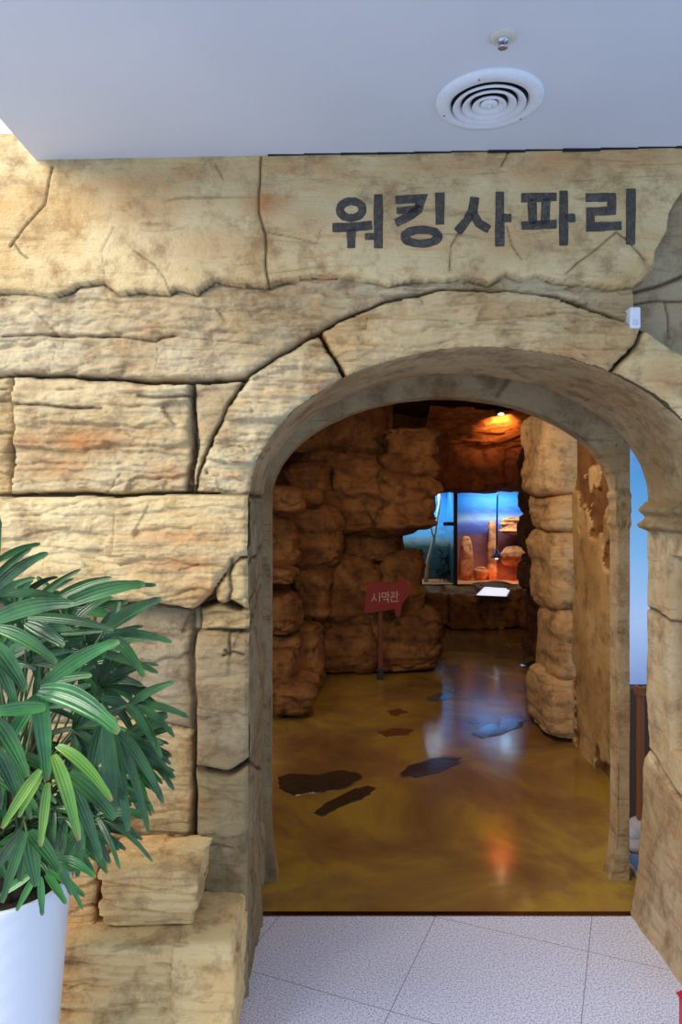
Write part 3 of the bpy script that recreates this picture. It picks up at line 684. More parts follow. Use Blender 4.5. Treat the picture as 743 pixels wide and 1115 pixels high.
# back wall with the tank opening
WX0, WX1, WZ0, WZ1, WY = .60, 2.62, .47, 1.72, 9.1
for (x0, x1, z0, z1) in ((.2, 3.5, 0, WZ0), (.2, 3.5, WZ1, 2.8), (.2, WX0, WZ0, WZ1), (WX1, 3.5, WZ0, WZ1)):
    rough_panel('wall_back', (x0, WY, z0), (x1-x0, 0, 0), (0, 0, z1-z0), 60, 40, M['cave'], .03, 9, 'rock wall framing the terrarium windows')
rough_panel('wall_back', (.2, 9.1, 0), (0, -1.8, 0), (0, 0, 2.8), 40, 40, M['cave'], .05, 19, 'rock wall joining the left mass and the terrariums')
# outer enclosure in front part: wall beyond the right gap and top
# passage right wall: peeling plaster, at X=1.51 between the mural and the boulder stack
PWX = 1.515
def passage_wall():
    ny, nz = 200, 360
    y, z = np.meshgrid(np.linspace(3.47, 4.46, ny), np.linspace(0, 2.6, nz), indexing='ij')
    h = .02*fbm(y*2, z*2, 0, 4, 4)
    # layers of plaster that have broken away, cut by a ragged outline
    t = fbm(y*2.6+3, z*2.1+1.0, 0, 12, 5)+.13*(1.35-z)
    edge = 1/(1+np.exp(-t/.010)); h = h+.030*edge
    
    V = np.stack([PWX-h, y, z], -1).reshape(-1, 3)
    o = mk('wall_right', V, grid_faces(ny, nz), M['flake'])
    o.data.materials.append(M['flake2'])
    idx = (edge[:-1, :-1] < .5).reshape(-1).astype(int)
    o.data.polygons.foreach_set('material_index', idx.tolist()); return struct(o, 'tan passage wall with ragged flakes of plaster')
passage_wall()
rough_panel('wall_right', (PWX, 5.15, 0), (2.2, 0, 0), (0, 0, 2.7), 60, 60, M['cave'], .05, 14, 'rock return wall behind the right stack')

# ---------------------------------------------------------------- terrariums
def mural(name, z0, z1, stops, noisecol, nscale, stretch, amt, es=.0):
    m, nt, b, L = newmat(name)
    g = N(nt, 'ShaderNodeNewGeometry'); sp = N(nt, 'ShaderNodeSeparateXYZ'); L(g.outputs['Position'], sp.inputs[0])
    n = N(nt, 'ShaderNodeTexNoise', i_Scale=nscale, i_Detail=5.0, i_Roughness=.6)
    mp = N(nt, 'ShaderNodeMapping'); mp.inputs['Scale'].default_value = (1, 1, stretch); L(g.outputs['Position'], mp.inputs[0]); L(mp.outputs[0], n.inputs['Vector'])
    mr = N(nt, 'ShaderNodeMapRange'); mr.inputs[1].default_value = z0; mr.inputs[2].default_value = z1; L(sp.outputs['Z'], mr.inputs[0])
    ad = N(nt, 'ShaderNodeMath', operation='MULTIPLY_ADD'); L(n.outputs['Fac'], ad.inputs[0]); ad.inputs[1].default_value = amt; L(mr.outputs[0], ad.inputs[2])
    sb = N(nt, 'ShaderNodeMath', operation='SUBTRACT'); L(ad.outputs[0], sb.inputs[0]); sb.inputs[1].default_value = amt/2
    r = ramp(nt, stops); L(sb.outputs[0], r.inputs[0])
    r2 = ramp(nt, [(.5, (0, 0, 0, 1)), (.62, (1, 1, 1, 1))]); L(n.outputs['Fac'], r2.inputs[0])
    mx = N(nt, 'ShaderNodeMix', data_type='RGBA'); L(r.outputs[0], mx.inputs[6]); mx.inputs[7].default_value = noisecol
    mm = N(nt, 'ShaderNodeMath', operation='MULTIPLY'); mm.inputs[1].default_value = .35; L(r2.outputs[0], mm.inputs[0]); L(mm.outputs[0], mx.inputs[0])
    L(mx.outputs[2], b.inputs['Base Color']); b.inputs['Roughness'].default_value = .6
    if es:
        L(mx.outputs[2], b.inputs['Emission Color']); b.inputs['Emission Strength'].default_value = es
    return m
glass, nt, bb, L = newmat('clear_glass')
bb.inputs['Base Color'].default_value = (.9, .95, 1, 1); bb.inputs['Roughness'].default_value = .02; bb.inputs['Transmission Weight'].default_value = 1; bb.inputs['IOR'].default_value = 1.02
XD = (496-VX)*WY/F
def tank(label, x0, x1, backmat, y=WY, dp=.75):
    t = thing('terrarium', label, 'terrarium', ((x0+x1)/2, y, WZ0), 'glass fronted terrariums in the back wall')
    b = MB(); b.box(x0, x1, y+dp, y+dp+.02, WZ0-.02, WZ1+.02); b.build('painted_backdrop', backmat, t)
    b = MB(); b.box(x0, x1, y, y+dp, WZ0-.04, WZ0); b.build('tank_floor', M['sand'], t)
    b = MB(); b.box(x0, x0+.004, y, y+dp, WZ0, WZ1); b.build('side_wall', backmat, t)
    b = MB(); b.box(x1-.004, x1, y, y+dp, WZ0, WZ1); b.build('side_wall', backmat, t)
    b = MB(); b.box(x0, x1, y, y+dp, WZ1, WZ1+.03); b.build('top_cover', M['black'], t)
    f = MB(); w_ = .022
    f.box(x0, x1, y-.02, y+.01, WZ0, WZ0+w_*.6); f.box(x0, x1, y-.02, y+.01, WZ1-w_*.4, WZ1); f.box(x0, x0+w_, y-.02, y+.01, WZ0, WZ1); f.box(x1-w_, x1, y-.02, y+.01, WZ0, WZ1)
    f.build('frame', M['black'], t)
    b = MB(); b.box(x0+w_, x1-w_, y-.006, y, WZ0+w_*.6, WZ1-w_*.4); b.build('glass_front', glass, t)
    return t
M['sand'] = plain('orange_sand', srgb(214, 130, 70), .9, bump=.6, bscale=25)
mL = mural('blue_sky_mural', WZ0, WZ1, [(0, srgb(26, 50, 52)), (.16, srgb(34, 62, 60)), (.36, srgb(40, 72, 66)), (.42, srgb(150, 150, 138)), (.48, srgb(112, 172, 206)), (.75, srgb(56, 146, 204)), (1, srgb(26, 96, 176))], srgb(60, 100, 100), 7, 2.2, .10)
mR = mural('canyon_dusk_mural', WZ0, WZ1, [(0, srgb(236, 128, 66)), (.14, srgb(206, 98, 56)), (.30, srgb(146, 64, 48)), (.48, srgb(126, 58, 50)), (.50, srgb(66, 58, 110)), (.60, srgb(88, 84, 140)), (.66, srgb(150, 160, 170)), (.74, srgb(40, 92, 150)), (.88, srgb(40, 130, 190)), (1, srgb(30, 110, 180))], srgb(130, 110, 120), 5, 3.2, .08)
tl = tank('left blue backed terrarium holding a pale bare branch', WX0, XD, mL)
trr = tank('right terrarium with an orange canyon backdrop and hanging lamp', XD+.002, WX1, mR)
d = bpy.data.lights.new('tank_light', 'AREA'); d.energy = 13; d.color = (.55, .80, 1.0); d.size = .5; d.shape = 'RECTANGLE'; d.size_y = .1
for x, pw in (((WX0+XD)/2+.12, 11), ((XD+WX1)/2+.12, 17)):
    dd = d.copy(); dd.energy = pw; o = bpy.data.objects.new('tank_light', dd); COL.objects.link(o); o.location = (x, WY+.38, WZ1-.02); o.rotation_euler = (math.radians(12), 0, 0)
for x in ((WX0+XD)/2+.1, (XD+WX1)/2+.22):
    b = MB(); b.lathe([(.05, .02), (.06, -.02), (.045, -.024), (.0001, -.02)], (x, WY+.5, WZ1-.012), 20)
    b.build('light_fitting', plain('lit_tank_lamp', srgb(210, 235, 255), .4, emit=(.6, .85, 1, 1), es=6), tl if x < XD else trr)
spot('heat_lamp_light', ((542-VX)*9.5/F, 9.45, .80), ((542-VX)*9.5/F+.06, 9.55, .4), 12, (1, .45, .18), 130, .9, .03)
# heat lamp on cable
y = 9.45; p0 = PX(542, 534, y); p1 = PX(541, 600, y)
hl = thing('heat_lamp', 'black cable heat lamp hanging in front of the canyon backdrop', 'lamp', (p1.x, y, p1.z-.1))
b = MB(); b.tube([p0+Vector((.03, 0, .0)), p0+Vector((0, 0, -.06)), p1], .010, 8); b.build('cable', M['black'], hl)
b = MB(); b.lathe([(.018, .02), (.03, 0), (.045, -.03), (.085, -.09), (.082, -.092), (.04, -.03)], p1, 24); b.build('lamp_shade', M['chrome'], hl, smooth=True)
b = MB(); b.lathe([(.0001, -.03), (.03, -.05), (.036, -.08), (.02, -.105), (.0001, -.11)], p1, 20); b.build('bulb', plain('lit_bulb', srgb(240, 240, 255), .2, emit=(.8, .85, 1, 1), es=3), hl, smooth=True)
# branch in the left tank
y = 9.5
b = MB(); b.tube([PX(463, 650, y), PX(466, 612, y), PX(473, 585, y), PX(476, 565, y), PX(479, 548, y), PX(478, 538, y), PX(474, 533, y)], [.03, .028, .022, .02, .022, .02, .012], 10)
b.tube([PX(474, 590, y), PX(468, 570, y-.05), PX(470, 555, y-.1)], [.012, .009, .005], 8)
tag(b.build('bare_branch', plain('bleached_branch', srgb(200, 190, 165), .8, bump=.6, bscale=30), smooth=True, loc=PX(463, 650, y)), 'pale bare branch rising inside the left tank', 'branch')
def blob_plant(px, py, y, r, lab, mat):
    rr = random.Random(int(px)); c = PX(px, py, y); b = MB()
    for i in range(70):
        d = Vector((rr.gauss(0, 1), rr.gauss(0, .6), rr.gauss(0, .8))); d = d.normalized()*r*rr.uniform(.5, 1.0)
        s = Vector((rr.uniform(-1, 1), rr.uniform(-1, 1), rr.uniform(-1, 1))).normalized()*r*.22; n2 = d.cross(s).normalized()*r*.12
        p = c+d*.75; b.add([p-s, p+n2, p+s+d*.25, p-n2], [(0, 1, 2, 3)])
    b.tube([c+Vector((0, 0, -r*1.0)), c], .008, 6)
    tag(b.build('desert_shrub', mat, loc=c+Vector((0, 0, -r))), lab, 'shrub')
gd = plain('dark_shrub_green', srgb(30, 44, 30), .7)
blob_plant(575, 611, 9.3, .13, 'round dark shrub at the right end of the canyon tank', gd)
blob_plant(443, 603, 9.35, .10, 'dark shrub low in the left tank beside the boulders', gd)
blob_plant(487, 603, 9.6, .14, 'dark green shrub in the left tank beside the divider', gd)
blob_plant(484, 622, 9.5, .13, 'low green shrub at the foot of the left tank', gd)
sr = M['sandrock'] = rockmat('orange_canyon_rock', srgb(240, 150, 84), srgb(206, 110, 62), srgb(220, 130, 70), srgb(120, 60, 40), 2, .5, .4, attr=False)
def srock(px0, px1, py0, py1, y, seed, lab, **kw):
    a = PX(px0, py1, y); b_ = PX(px1, py0, y)
    rock('canyon_rock', a.x, b_.x, y, y+.12, max(a.z, WZ0-.0), b_.z, sr, seed, label=lab, cat='rock', group='rock figures in the canyon tank', res=14, **kw)
srock(501,517,583,640, 9.66, 81, 'tall orange rock pinnacle at the left of the canyon tank', k=4, amp=.03, ledge=.03)
srock(517,531,618,640, 9.64, 82, 'low orange rock lump beside the pinnacle', k=3, amp=.03, ledge=.03)
srock(531,543,566,640, 9.68, 83, 'slim tan rock tower behind the hanging lamp', k=4, amp=.03, ledge=.02)
srock(545,580,563,582, 9.62, 84, 'pale layered rock shelf at the right of the canyon tank', k=3, amp=.02, ledge=.06, freq=30)
srock(548,582,596,618, 9.62, 85, 'low layered rock below the pale shelf', k=3, amp=.03, ledge=.04, freq=22)
# info panels
yp = 9.04
b = MB(); a = PX(483, 572.5, yp); c = PX(496, 568.5, yp); b.box(a.x, c.x, yp, yp+.012, a.z, c.z)
tag(b.build('name_plate', plain('dark_name_plate', srgb(60, 28, 20), .5), loc=(a.x, yp, a.z)), 'small dark name plate on the glass beside the tank divider', 'name plate')
pn = thing('info_panel', 'tilted white lit information panel below the canyon tank', 'sign', PX(537, 646, 8.4))
q = [PX(517, 648.5, 8.25), PX(553, 650, 8.25), PX(558, 641, 8.55), PX(527, 639, 8.55)]
def slab4(q, th, name, mat, parent, off=0):
    q = [v+Vector((0, 0, off)) for v in q]
    vs = [tuple(v) for v in q]+[tuple(v-Vector((0, 0, th))) for v in q]
    return mk(name, vs, [(0,1,2,3), (7,6,5,4), (0,4,5,1), (1,5,6,2), (2,6,7,3), (3,7,4,0)], mat, parent, smooth=False)
slab4(q, .02, 'panel_frame', M['black'], pn)
cq = sum(q, Vector())/4
slab4([cq+(v-cq)*.90 for v in q], .004, 'lit_sheet', plain('lit_white_sheet', srgb(240, 240, 245), .5, emit=(.93, .95, 1, 1), es=.75), pn, .005)

# ceiling spotlight fitting glint in the cave
cs = thing('cave_spotlight', 'small bright ceiling spotlight inside the cave above the tanks', 'spotlight', PX(545, 449, 7.7))
p = PX(545, 449, 7.7)
b = MB(); b.tube([p+Vector((-.03, -.01, .0)), p+Vector((.03, .02, .01))], .032, 16); b.build('lamp_body', M['black'], cs)
b = MB(); b.lathe([(.03, 0), (.024, -.008), (.0001, -.012)], p+Vector((0, -.03, -.02)), 16); b.build('bulb', plain('warm_bulb', srgb(255, 230, 190), .3, emit=(1, .75, .45, 1), es=25), cs)
b = MB(); b.tube([p, p+Vector((0, 0, .12))], .008, 8); b.build('bracket', M['black'], cs)
# sloping rough rock hood lit by the spotlight
def hood():
    nu, nv = 110, 80
    a, c = np.meshgrid(np.linspace(0, 1, nu), np.linspace(0, 1, nv), indexing='ij')
    x = 1.05+1.75*a; y = 7.8+1.15*c; z = 2.58-.52*c-.05*np.sin(a*math.pi)+0*a
    z = z+.022*(strata(x*1.2, z*0, y+.4*x, 9, 31)-.5)*1.5+.02*fbm(x*5, y*14, 0, 3, 4)
    return mk('ceiling', np.stack([x, y, z], -1).reshape(-1, 3), grid_faces(nu, nv)[:, ::-1], M['hood'])
M['hood'] = rockmat('orange_hood_rock', srgb(190, 116, 54), srgb(150, 84, 36), srgb(180, 96, 36), srgb(80, 44, 20), 1.5, .6, .8, attr=False)
struct(hood(), 'rough orange lit rock hood sloping down over the tanks')

# ---------------------------------------------------------------- arrow sign
YS = 6.12; base = PX(414, 738, YS); base.z = 0
sg = thing('arrow_sign', 'dark red wooden arrow board on a post in front of the left boulders', 'sign', (base.x, YS, 0))
b = MB(); pp = PX(414.5, 660, YS); b.box(pp.x-.020, pp.x+.020, YS+.0, YS+.04, .06, .80); bevel(b.build('post', M['post'], sg), .004)
b = MB(); b.box(pp.x-.026, pp.x+.026, YS-.006, YS+.046, 0, .10); bevel(b.build('post_foot', M['black'], sg), .004)
out = [(394,634),(399,635),(401,634.5),(414,634),(415.5,632),(418,632),(419,635),(430,636),(433,634.5),(433.5,626),(439,628),(447,640),(449,643),(445,648),(438,658),(435.5,671),(431,671),(430,663),(422,664.5),(397,668),(396,667),(400,640),(396,636)]
vs = [PX(x, y, YS-.03) for x, y in out]; n = len(vs)
mk('board', [tuple(v) for v in vs]+[(v.x, YS-.002, v.z) for v in vs], [list(range(n)), list(range(n, 2*n))[::-1]]+[(i, i+n, (i+1) % n+n, (i+1) % n) for i in range(n)], M['redwood'], sg, smooth=False)
def conv_s(zx, zy):
    p = PX(380+zx/7.96, 610+zy/7.96, YS-.03); return (p.x, p.z)
ss = [ln((222, 290), (216, 325), (197, 355)), ln((218, 322), (240, 350)), ln((266, 280), (266, 362)), ln((266, 322), (278, 322)),
      ln((288, 284), (322, 284), (322, 318), (288, 318), (288, 284)), ln((340, 272), (340, 332)), ln((340, 302), (354, 302)), ln((298, 340), (342, 340), (342, 368)),
      ln((362, 280), (392, 280), (390, 305)), ln((377, 296), (377, 318)), ln((358, 322), (400, 316)), ln((416, 268), (416, 338)), ln((416, 298), (432, 298)), ln((370, 334), (370, 358), (430, 354))]
mb = stroke_mesh(ss, conv_s, 8.5/7.96*YS/F, YS-.034, .006, 4); mb.build('lettering', M['pink'], sg)

# ---------------------------------------------------------------- dark stone shapes let into the ochre floor
def inlay(pts, lab, mat, th=.004):
    n = 0; rr = random.Random(len(lab)); P = []
    pts = [(x, y) for x, y in pts]
    for i in range(len(pts)):
        a, b_ = pts[i], pts[(i+1) % len(pts)]
        for k in range(4):
            t = k/4; P.append((a[0]+(b_[0]-a[0])*t+rr.uniform(-2.2, 2.2), a[1]+(b_[1]-a[1])*t+rr.uniform(-.9, .9)))
    W = [Vector(((x-VX)*(H*F/(y-VY))/F, H*F/(y-VY), 0)) for x, y in P]
    c = sum(W, Vector())/len(W); n = len(W)
    vs = [tuple(v) for v in W]+[tuple(c+(v-c)*.96+Vector((0, 0, th))) for v in W]+[(c.x, c.y, th*1.2)]
    fs = [(i, (i+1) % n, (i+1) % n+n, i+n) for i in range(n)]+[(i+n, (i+1) % n+n, 2*n) for i in range(n)]
    tag(mk('floor_stone', vs, fs, mat, loc=c, smooth=False), lab, 'floor stone', 'dark stones let into the ochre floor')
inlay([(302,847),(315,842),(345,845),(372,839),(393,842),(396,848),(382,857),(350,864),(320,866),(304,858)], 'large dark stone patch beside the left arch jamb', M['slate'])
inlay([(341,885),(352,876),(385,860),(400,856),(409,858),(400,868),(370,880),(350,890)], 'long narrow dark slab just below the large dark patch', M['slate'])
inlay([(434,844),(445,834),(475,825),(502,825),(500,832),(480,842),(455,847),(438,847)], 'dark slab near the centre of the floor', M['slate'])
inlay([(512,800),(530,789),(555,782),(574,784),(566,793),(545,801),(525,805)], 'shiny grey slab before the right stack', M['slateg'])
inlay([(463,760),(475,755),(497,751),(500,755),(488,762),(470,764)], 'shiny small slab in the light reflected from the tanks', M['slateg'])
inlay([(568,723),(585,720),(605,721),(607,726),(590,730),(572,727)], 'small dark slab far back by the red boulders', M['slate'])
inlay([(412,797),(430,793),(450,795),(445,801),(420,802)], 'faint reddish slab in the middle distance', plain('reddish_inlay', srgb(112, 66, 34), .3))
inlay([(420,775),(437,772),(445,776),(430,780)], 'tiny reddish slab behind the faint one', plain('reddish_inlay', srgb(112, 66, 34), .3))

# ---------------------------------------------------------------- gap on the right: sky mural, plinth, post, stones, basin
ym = 3.42
sk = MB(); sk.box(1.375, 2.25, ym, ym+.04, .64, 2.45)
skym = mural('sky_backdrop_print', .64, 1.9, [(0, srgb(130, 156, 205)), (.25, srgb(172, 198, 236)), (.5, srgb(128, 184, 232)), (.8, srgb(86, 160, 222)), (1, srgb(64, 136, 206))], srgb(150, 190, 230), 3, 1.5, .15, es=.55)  # print given an emission of its own colour
o = tag(sk.build('sky_backdrop', skym, loc=(1.8, ym, .64)), 'glowing blue sky panel showing in the slit beside the right column', 'backdrop')
b = MB(); b.box(1.375, 2.25, ym-.06, ym+.04, 0, .635); o = b.build('plinth', plain('dark_brown_plinth', srgb(74, 56, 46), .6), loc=(1.8, ym, 0)); tag(o, 'dark brown plinth under the sky panel', 'plinth')
b = MB(); x = (698-VX)*3.15/F; b.box(x-.012, x+.014, 3.14, 3.17, 0, .70); b.box(x-.018, x+.02, 3.13, 3.18, .66, .70)
tag(bevel(b.build('wooden_post', plain('orange_wood', srgb(140, 84, 46), .5, bump=.4, bscale=30), loc=(x, 3.155, 0)), .003), 'slim wooden post standing in front of the dark plinth', 'post')
GS = 'grey stones by the water basin'
for (px, py, r, lab, sd) in ((702, 902, .070, 'upper grey stone leaning on the right column', 91), (690, 908, .060, 'middle grey stone above the basin', 92), (697, 925, .060, 'lowest grey stone at the edge of the basin', 93)):
    yy = 3.16 if sd != 93 else 3.10
    c = PX(px, py, yy); rock('grey_stone', c.x-r, c.x+r, yy-r, yy+r, max(.0, c.z-r*.7), c.z+r*.7, M['grey_stone'], sd, k=2.5, ledge=.0, amp=.02, res=14, label=lab, cat='stone', group=GS)
bs = thing('water_basin', 'low blue water basin between the two arch jambs on the right', 'basin', (1.32, 2.99, 0))
b = MB(); b.box(1.212, 1.60, 2.78, 3.03, 0, .022); bevel(b.build('basin_rim', M['grey_stone'], bs), .01)
b = MB(); b.box(1.222, 1.58, 2.80, 3.02, .022, .026); b.build('water', plain('blue_water', srgb(90, 130, 180), .08), bs)
struct((lambda m: (m.box(2.2, 2.26, 2.4, 3.6, 0, 2.6), m.build('wall_side', M['white']))[1])(MB()), 'plain wall closing the side niche')

# red box at the lower right corner of the picture
xr = (738.5-VX)*1.95/F
rb = thing('red_bin', 'red plastic bin just entering at the lower right corner', 'bin', (xr+.13, 1.86, 0))
b = MB(); b.box(xr, xr+.26, 1.77, 1.95, 0, .17); bevel(b.build('body', M['red'], rb), .008, 3)
b = MB(); b.add([(xr-.004, 1.766, .168), (xr+.264, 1.766, .168), (xr+.264, 1.954, .168), (xr-.004, 1.954, .168), (xr+.02, 1.79, .20), (xr+.24, 1.79, .20), (xr+.24, 1.93, .20), (xr+.02, 1.93, .20)], [(0,1,5,4), (1,2,6,5), (2,3,7,6), (3,0,4,7), (4,5,6,7), (3,2,1,0)])
b.build('lid', M['red'], rb)

# ---------------------------------------------------------------- potted palm
PCx, PCy, PZ = (3-VX)*1.67/F, 1.67, .626
plant = thing('potted_palm', 'lady palm in a tall white pot at the left of the wall', 'potted plant', (PCx, PCy, 0))
def potmat():
    m, nt, b, L = newmat('white_embossed_pot')
    b.inputs['Base Color'].default_value = srgb(226, 230, 236); b.inputs['Roughness'].default_value = .28
    g = N(nt, 'ShaderNodeNewGeometry'); mp = N(nt, 'ShaderNodeMapping'); mp.inputs['Rotation'].default_value = (0, math.radians(38), 0); L(g.outputs['Position'], mp.inputs[0])
    wv = N(nt, 'ShaderNodeTexWave', i_Scale=7.0, i_Distortion=0.0, bands_direction='Z', wave_profile='TRI'); L(mp.outputs[0], wv.inputs['Vector'])
    nz = N(nt, 'ShaderNodeTexNoise', i_Scale=90.0, i_Detail=3.0); L(g.outputs['Position'], nz.inputs['Vector'])
    ad = N(nt, 'ShaderNodeMath', operation='MULTIPLY_ADD'); ad.inputs[1].default_value = .25; L(nz.outputs['Fac'], ad.inputs[0]); L(wv.outputs['Fac'], ad.inputs[2])
    bp = N(nt, 'ShaderNodeBump', i_Strength=.22, i_Distance=.004); L(ad.outputs[0], bp.inputs['Height']); L(bp.outputs[0], b.inputs['Normal'])
    n2 = N(nt, 'ShaderNodeTexNoise', i_Scale=3.0); return m
b = MB(); b.lathe([(.0001, 0), (.100, 0), (.104, .01), (.150, PZ-.02), (.152, PZ-.005), (.150, PZ), (.143, PZ), (.140, PZ-.02), (.138, PZ-.06)], (PCx, PCy, 0), 72)
b.build('pot', potmat(), plant, smooth=True)
b = MB(); b.lathe([(.0001, 0), (.07, .004), (.141, -.004)], (PCx, PCy, PZ-.035), 40); b.build('soil', plain('potting_soil', srgb(48, 34, 26), .95, bump=1, bscale=60), plant, smooth=True)
def leafmat(name, c1, c2, tip):
    m, nt, b, L = newmat(name)
    at = N(nt, 'ShaderNodeAttribute', attribute_name='leaf')      # x: across, y: along
    sp = N(nt, 'ShaderNodeSeparateColor'); L(at.outputs['Color'], sp.inputs[0])
    wv = N(nt, 'ShaderNodeMath', operation='MULTIPLY'); wv.inputs[1].default_value = 26; L(sp.outputs[0], wv.inputs[0])
    sn_ = N(nt, 'ShaderNodeMath', operation='SINE'); L(wv.outputs[0], sn_.inputs[0])
    g = N(nt, 'ShaderNodeNewGeometry'); n = N(nt, 'ShaderNodeTexNoise', i_Scale=14.0, i_Detail=3.0); L(g.outputs['Position'], n.inputs['Vector'])
    r = ramp(nt, [(.35, c1), (.65, c2)]); L(n.outputs['Fac'], r.inputs[0])
    mx = N(nt, 'ShaderNodeMix', data_type='RGBA'); mr = ramp(nt, [(.93, (0, 0, 0, 1)), (1.0, (1, 1, 1, 1))]); L(sp.outputs[1], mr.inputs[0]); L(mr.outputs[0], mx.inputs[0]); L(r.outputs[0], mx.inputs[6]); mx.inputs[7].default_value = tip
    L(mx.outputs[2], b.inputs['Base Color']); b.inputs['Roughness'].default_value = .24
    bp = N(nt, 'ShaderNodeBump', i_Strength=.35, i_Distance=.002); L(sn_.outputs[0], bp.inputs['Height']); L(bp.outputs[0], b.inputs['Normal'])
    b.inputs['Coat Weight'].default_value = 0.3; b.inputs['Coat Roughness'].default_value = .2
    return m
LM = {'d': leafmat('dark_palm_leaf', srgb(32, 66, 28), srgb(58, 108, 44), srgb(80, 110, 50)), 'm': leafmat('mid_palm_leaf', srgb(40, 98, 42), srgb(68, 132, 54), srgb(110, 120, 60)),
      'y': leafmat('yellow_green_palm_leaf', srgb(92, 138, 44), srgb(124, 160, 58), srgb(150, 110, 70))}
def leaflet(store, a, c, wd, sag, roll, nseg=12, blunt=.55):
    a = Vector(a); c = Vector(c); L = (c-a).length; d = (c-a).normalized()
    view = (Vector((0, 0, H))-(a+c)/2).normalized()
    nrm = (view-d*view.dot(d)).normalized()
    nrm = (Matrix.Rotation(roll, 3, d) @ nrm).normalized()
    side = d.cross(nrm).normalized()
    V, Fc, A_ = store; base = len(V)
    across = (-1, -.5, 0, .5, 1)
    for i in range(nseg+1):
        t = i/nseg
        p = a.lerp(c, t)+Vector((0, 0, 1))*(sag*4*t*(1-t))*L
        wdt = wd*(.38+.62*math.sin(math.pi*min(1, t*1.05+.02)**.85)**.8 if t < .9 else .70) / 2
        if i == nseg-1: wdt *= .86
        if i == nseg: wdt *= .42
        for u in across:
            V.append(tuple(p+side*wdt*u+nrm*(abs(u)*wdt*.42)-nrm*wdt*.2)); A_.append((u*.5+.5, t, 0))
    for i in range(nseg):
        for k in range(4): Fc.append((base+i*5+k, base+i*5+k+1, base+(i+1)*5+k+1, base+(i+1)*5+k))
def frond(leaves, key, hub=None, stemto=None):
    st = ([], [], [])
    for lf in leaves: leaflet(st, *lf)
    o = mk('frond', st[0], st[1], LM[key], plant, attrs={'leaf': np.array(st[2])})
    if hub is not None and stemto is not None:
        mb = MB(); mid = (hub+stemto)/2+Vector((0, .01, .03)); mb.tube([stemto, stemto.lerp(mid, .6), mid, hub], [.004, .0035, .003, .0025], 6)
        s = mk('leaf_stalk', mb.v, mb.f, M['stalk'], o, smooth=True); s.location = (0, 0, 0)
    return o
M['stalk'] = plain('green_stalk', srgb(74, 96, 44), .5)
def LP(x0, y0, x1, y1, wpx, Y0, Y1, sag=.06, roll=0.): 
    Ym = (Y0+Y1)/2; return (PX(x0, y0, Y0), PX(x1, y1, Y1), wpx*Ym/F*.98, sag, roll)
def cane_at(x, z=None):
    return Vector((PCx+random.uniform(-.06, .06), PCy+random.uniform(-.05, .05), PZ+.10))
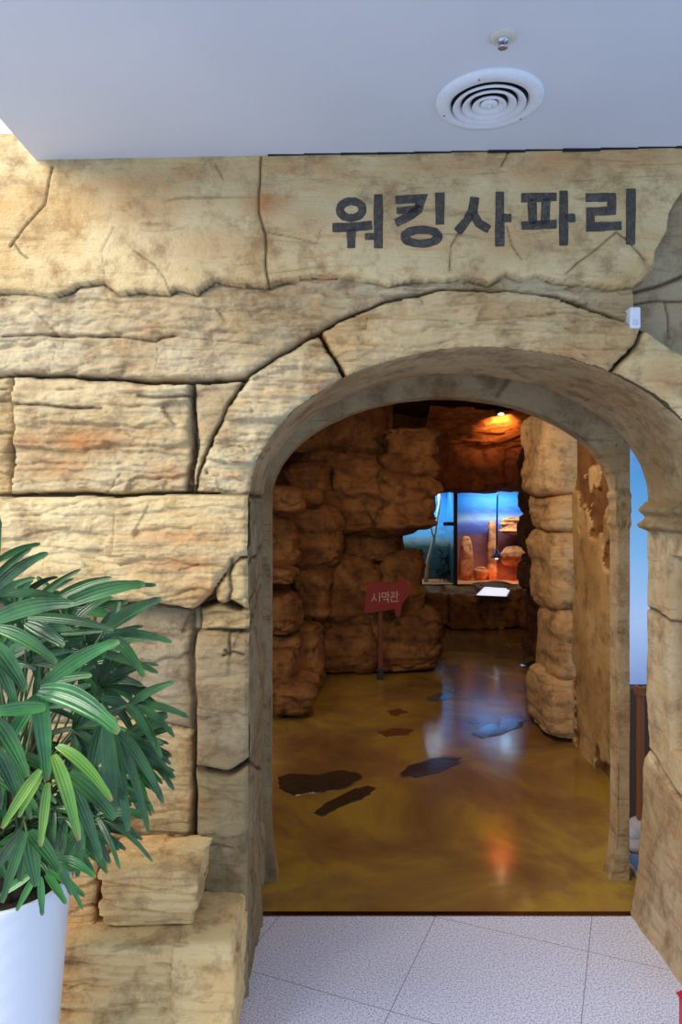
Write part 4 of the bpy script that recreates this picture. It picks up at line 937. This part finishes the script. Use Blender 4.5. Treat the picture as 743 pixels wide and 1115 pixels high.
FR = [
 ('d', [(-5,612,44,592,8,1.70,1.75), (-8,634,-2,560,10,1.7,1.7), (-8,640,0,566,9,1.7,1.72)], (-6,640,1.7)),
 ('d', [(-12,648,52,602,13,1.52,1.45), (-14,640,34,597,9,1.6,1.6), (-20,640,12,625,12,1.6,1.62)], (-14,648,1.55)),
 ('d', [(30,662,88,620,7,1.6,1.6), (40,655,80,630,6,1.62,1.65), (55,655,122,629,10,1.6,1.6), (28,662,34,640,9,1.6,1.6)], (30,662,1.6)),
 ('d', [(-12,678,80,657,19,1.40,1.34), (72,658,158,636,17,1.38,1.40), (100,650,170,637,8,1.45,1.5)], (-12,678,1.4)),
 ('d', [(30,672,124,686,11,1.42,1.40,.04), (28,678,70,703,17,1.45,1.42,.04), (22,676,60,650,12,1.5,1.5)], (28,675,1.45)),
 ('d', [(112,688,176,652,15,1.45,1.42), (112,690,187,699,10,1.46,1.46,.06), (118,690,112,716,9,1.46,1.46), (120,686,130,655,10,1.48,1.5), (122,694,157,737,12,1.42,1.40,.1), (66,690,112,687,6,1.5,1.48,0)], (112,689,1.46)),
 ('d', [(-5,684,62,722,15,1.30,1.28,.08), (-8,700,28,752,18,1.28,1.26,.06), (-6,712,18,770,14,1.3,1.3,.04)], (-6,690,1.3)),
 ('m', [(45,748,130,698,17,1.34,1.30), (42,752,130,797,25,1.30,1.24,.10), (42,756,51,850,19,1.30,1.27,.12), (50,770,-14,776,16,1.28,1.26,.02), (40,758,4,818,16,1.32,1.3,.05), (46,746,100,735,12,1.42,1.42)], (43,752,1.32)),
 ('d', [(-6,782,30,846,18,1.27,1.25,.08), (-8,812,20,870,16,1.3,1.3,.08), (-10,840,40,880,14,1.35,1.33)], (-8,790,1.3)),
 ('y', [(44,838,2,902,12,1.26,1.24,.04), (52,852,44,922,11,1.27,1.25,.03), (58,822,86,915,15,1.26,1.23,.10), (62,812,122,872,13,1.28,1.25,.10), (46,842,20,890,9,1.28,1.27,.04)], (54,830,1.28)),
 ('d', [(140,768,190,743,10,1.52,1.5), (140,768,206,781,9,1.52,1.52,.08), (142,768,190,802,9,1.52,1.5,.12), (140,768,176,825,11,1.5,1.48,.1), (138,768,168,812,10,1.5,1.48,.1), (138,768,110,760,10,1.52,1.5)], (140,767,1.52)),
 ('d', [(120,790,186,832,9,1.55,1.55,.05), (120,790,178,874,12,1.5,1.5,.12), (120,790,162,906,11,1.5,1.5,.14), (118,790,140,905,15,1.45,1.42,.10), (115,790,124,888,18,1.4,1.38,.06), (110,790,96,860,16,1.42,1.4,.06)], (118,790,1.5)),
 ('d', [(75,842,125,892,19,1.36,1.34,.08), (72,842,110,935,14,1.38,1.36,.06), (70,845,90,925,16,1.38,1.36), (80,835,138,870,14,1.4,1.4,.06)], (74,842,1.4)),
 ('d', [(28,905,2,983,12,1.36,1.34,.04), (30,905,40,965,18,1.38,1.36,.04), (32,905,66,950,15,1.38,1.36,.06), (26,905,-8,950,14,1.4,1.4,.04), (28,905,22,960,14,1.38,1.38)], (29,905,1.4)),
 ('m', [(38,955,18,992,8,1.42,1.40,.04), (44,955,46,997,8,1.42,1.40,.03), (50,952,72,984,9,1.42,1.40,.04), (34,952,0,976,10,1.42,1.40,.04), (52,948,92,976,8,1.46,1.45,.06), (56,944,98,944,9,1.48,1.5,.06)], (44,948,1.45)),
 ('d', [(92,905,112,945,9,1.48,1.46,.05), (92,905,130,925,10,1.48,1.48,.08), (90,905,84,955,10,1.46,1.44,.04), (94,900,120,940,9,1.5,1.5,.08), (90,902,66,950,12,1.46,1.45,.04), (96,900,150,912,8,1.52,1.52,.06)], (91,903,1.48)),
 ('m', [(60,935,104,955,10,1.40,1.38,.10), (60,935,78,975,8,1.40,1.40,.06), (58,935,90,990,7,1.42,1.42,.06)], (60,935,1.42)),
]
for key, lv, hb in FR:
    hub = PX(*hb); frond([LP(*l) for l in lv], key, hub, cane_at(0))
# filler fronds deeper in the crown
rr = random.Random(5)
for i in range(64):
    while True:
        hx = rr.uniform(-70, 150); hy = rr.uniform(650, 935)
        if ((hx-10)/140)**2+((hy-800)/150)**2 < 1: break
    Yh = rr.uniform(1.5, 1.86) if hx > 0 else rr.uniform(1.35, 1.9)
    hub = PX(hx, hy, Yh); n = rr.randint(5, 8); out_a = math.atan2(hy-790, hx-10)
    lv = []
    for k in range(n):
        ang = out_a+(k-(n-1)/2)*.42+rr.uniform(-.12, .12)
        L = rr.uniform(45, 78); ex = hx+L*math.cos(ang); ey = hy+L*math.sin(ang)*.9+14
        ex = min(ex, 192-rr.uniform(0, 22)); 
        if ey < 625: ey = 625+rr.uniform(0, 20)
        if ey > 965: ey = 965-rr.uniform(0, 20)
        lv.append(LP(hx, hy, ex, ey, rr.uniform(7, 12), Yh, Yh+rr.uniform(-.06, .04), rr.uniform(.03, .12), rr.uniform(-.7, .7)))
    frond(lv, 'd' if rr.random() < .88 else 'm', hub, cane_at(0))
for i in range(7):
    a = 2*math.pi*i/7; r = .05+.03*(i % 2); x = PCx+r*math.cos(a); y = PCy+r*math.sin(a)
    b = MB(); b.tube([(x, y, PZ-.05), (x*1.0+.01, y, PZ+.15), (x+.03*math.cos(a), y+.03*math.sin(a), PZ+.42+.05*(i % 3)), (x+.06*math.cos(a), y+.05*math.sin(a), PZ+.62+.04*(i % 3))], [.009, .008, .007, .005], 8)
    b.build('cane', plain('fibrous_cane', srgb(88, 66, 40), .9, bump=.8, bscale=80), plant, smooth=True)
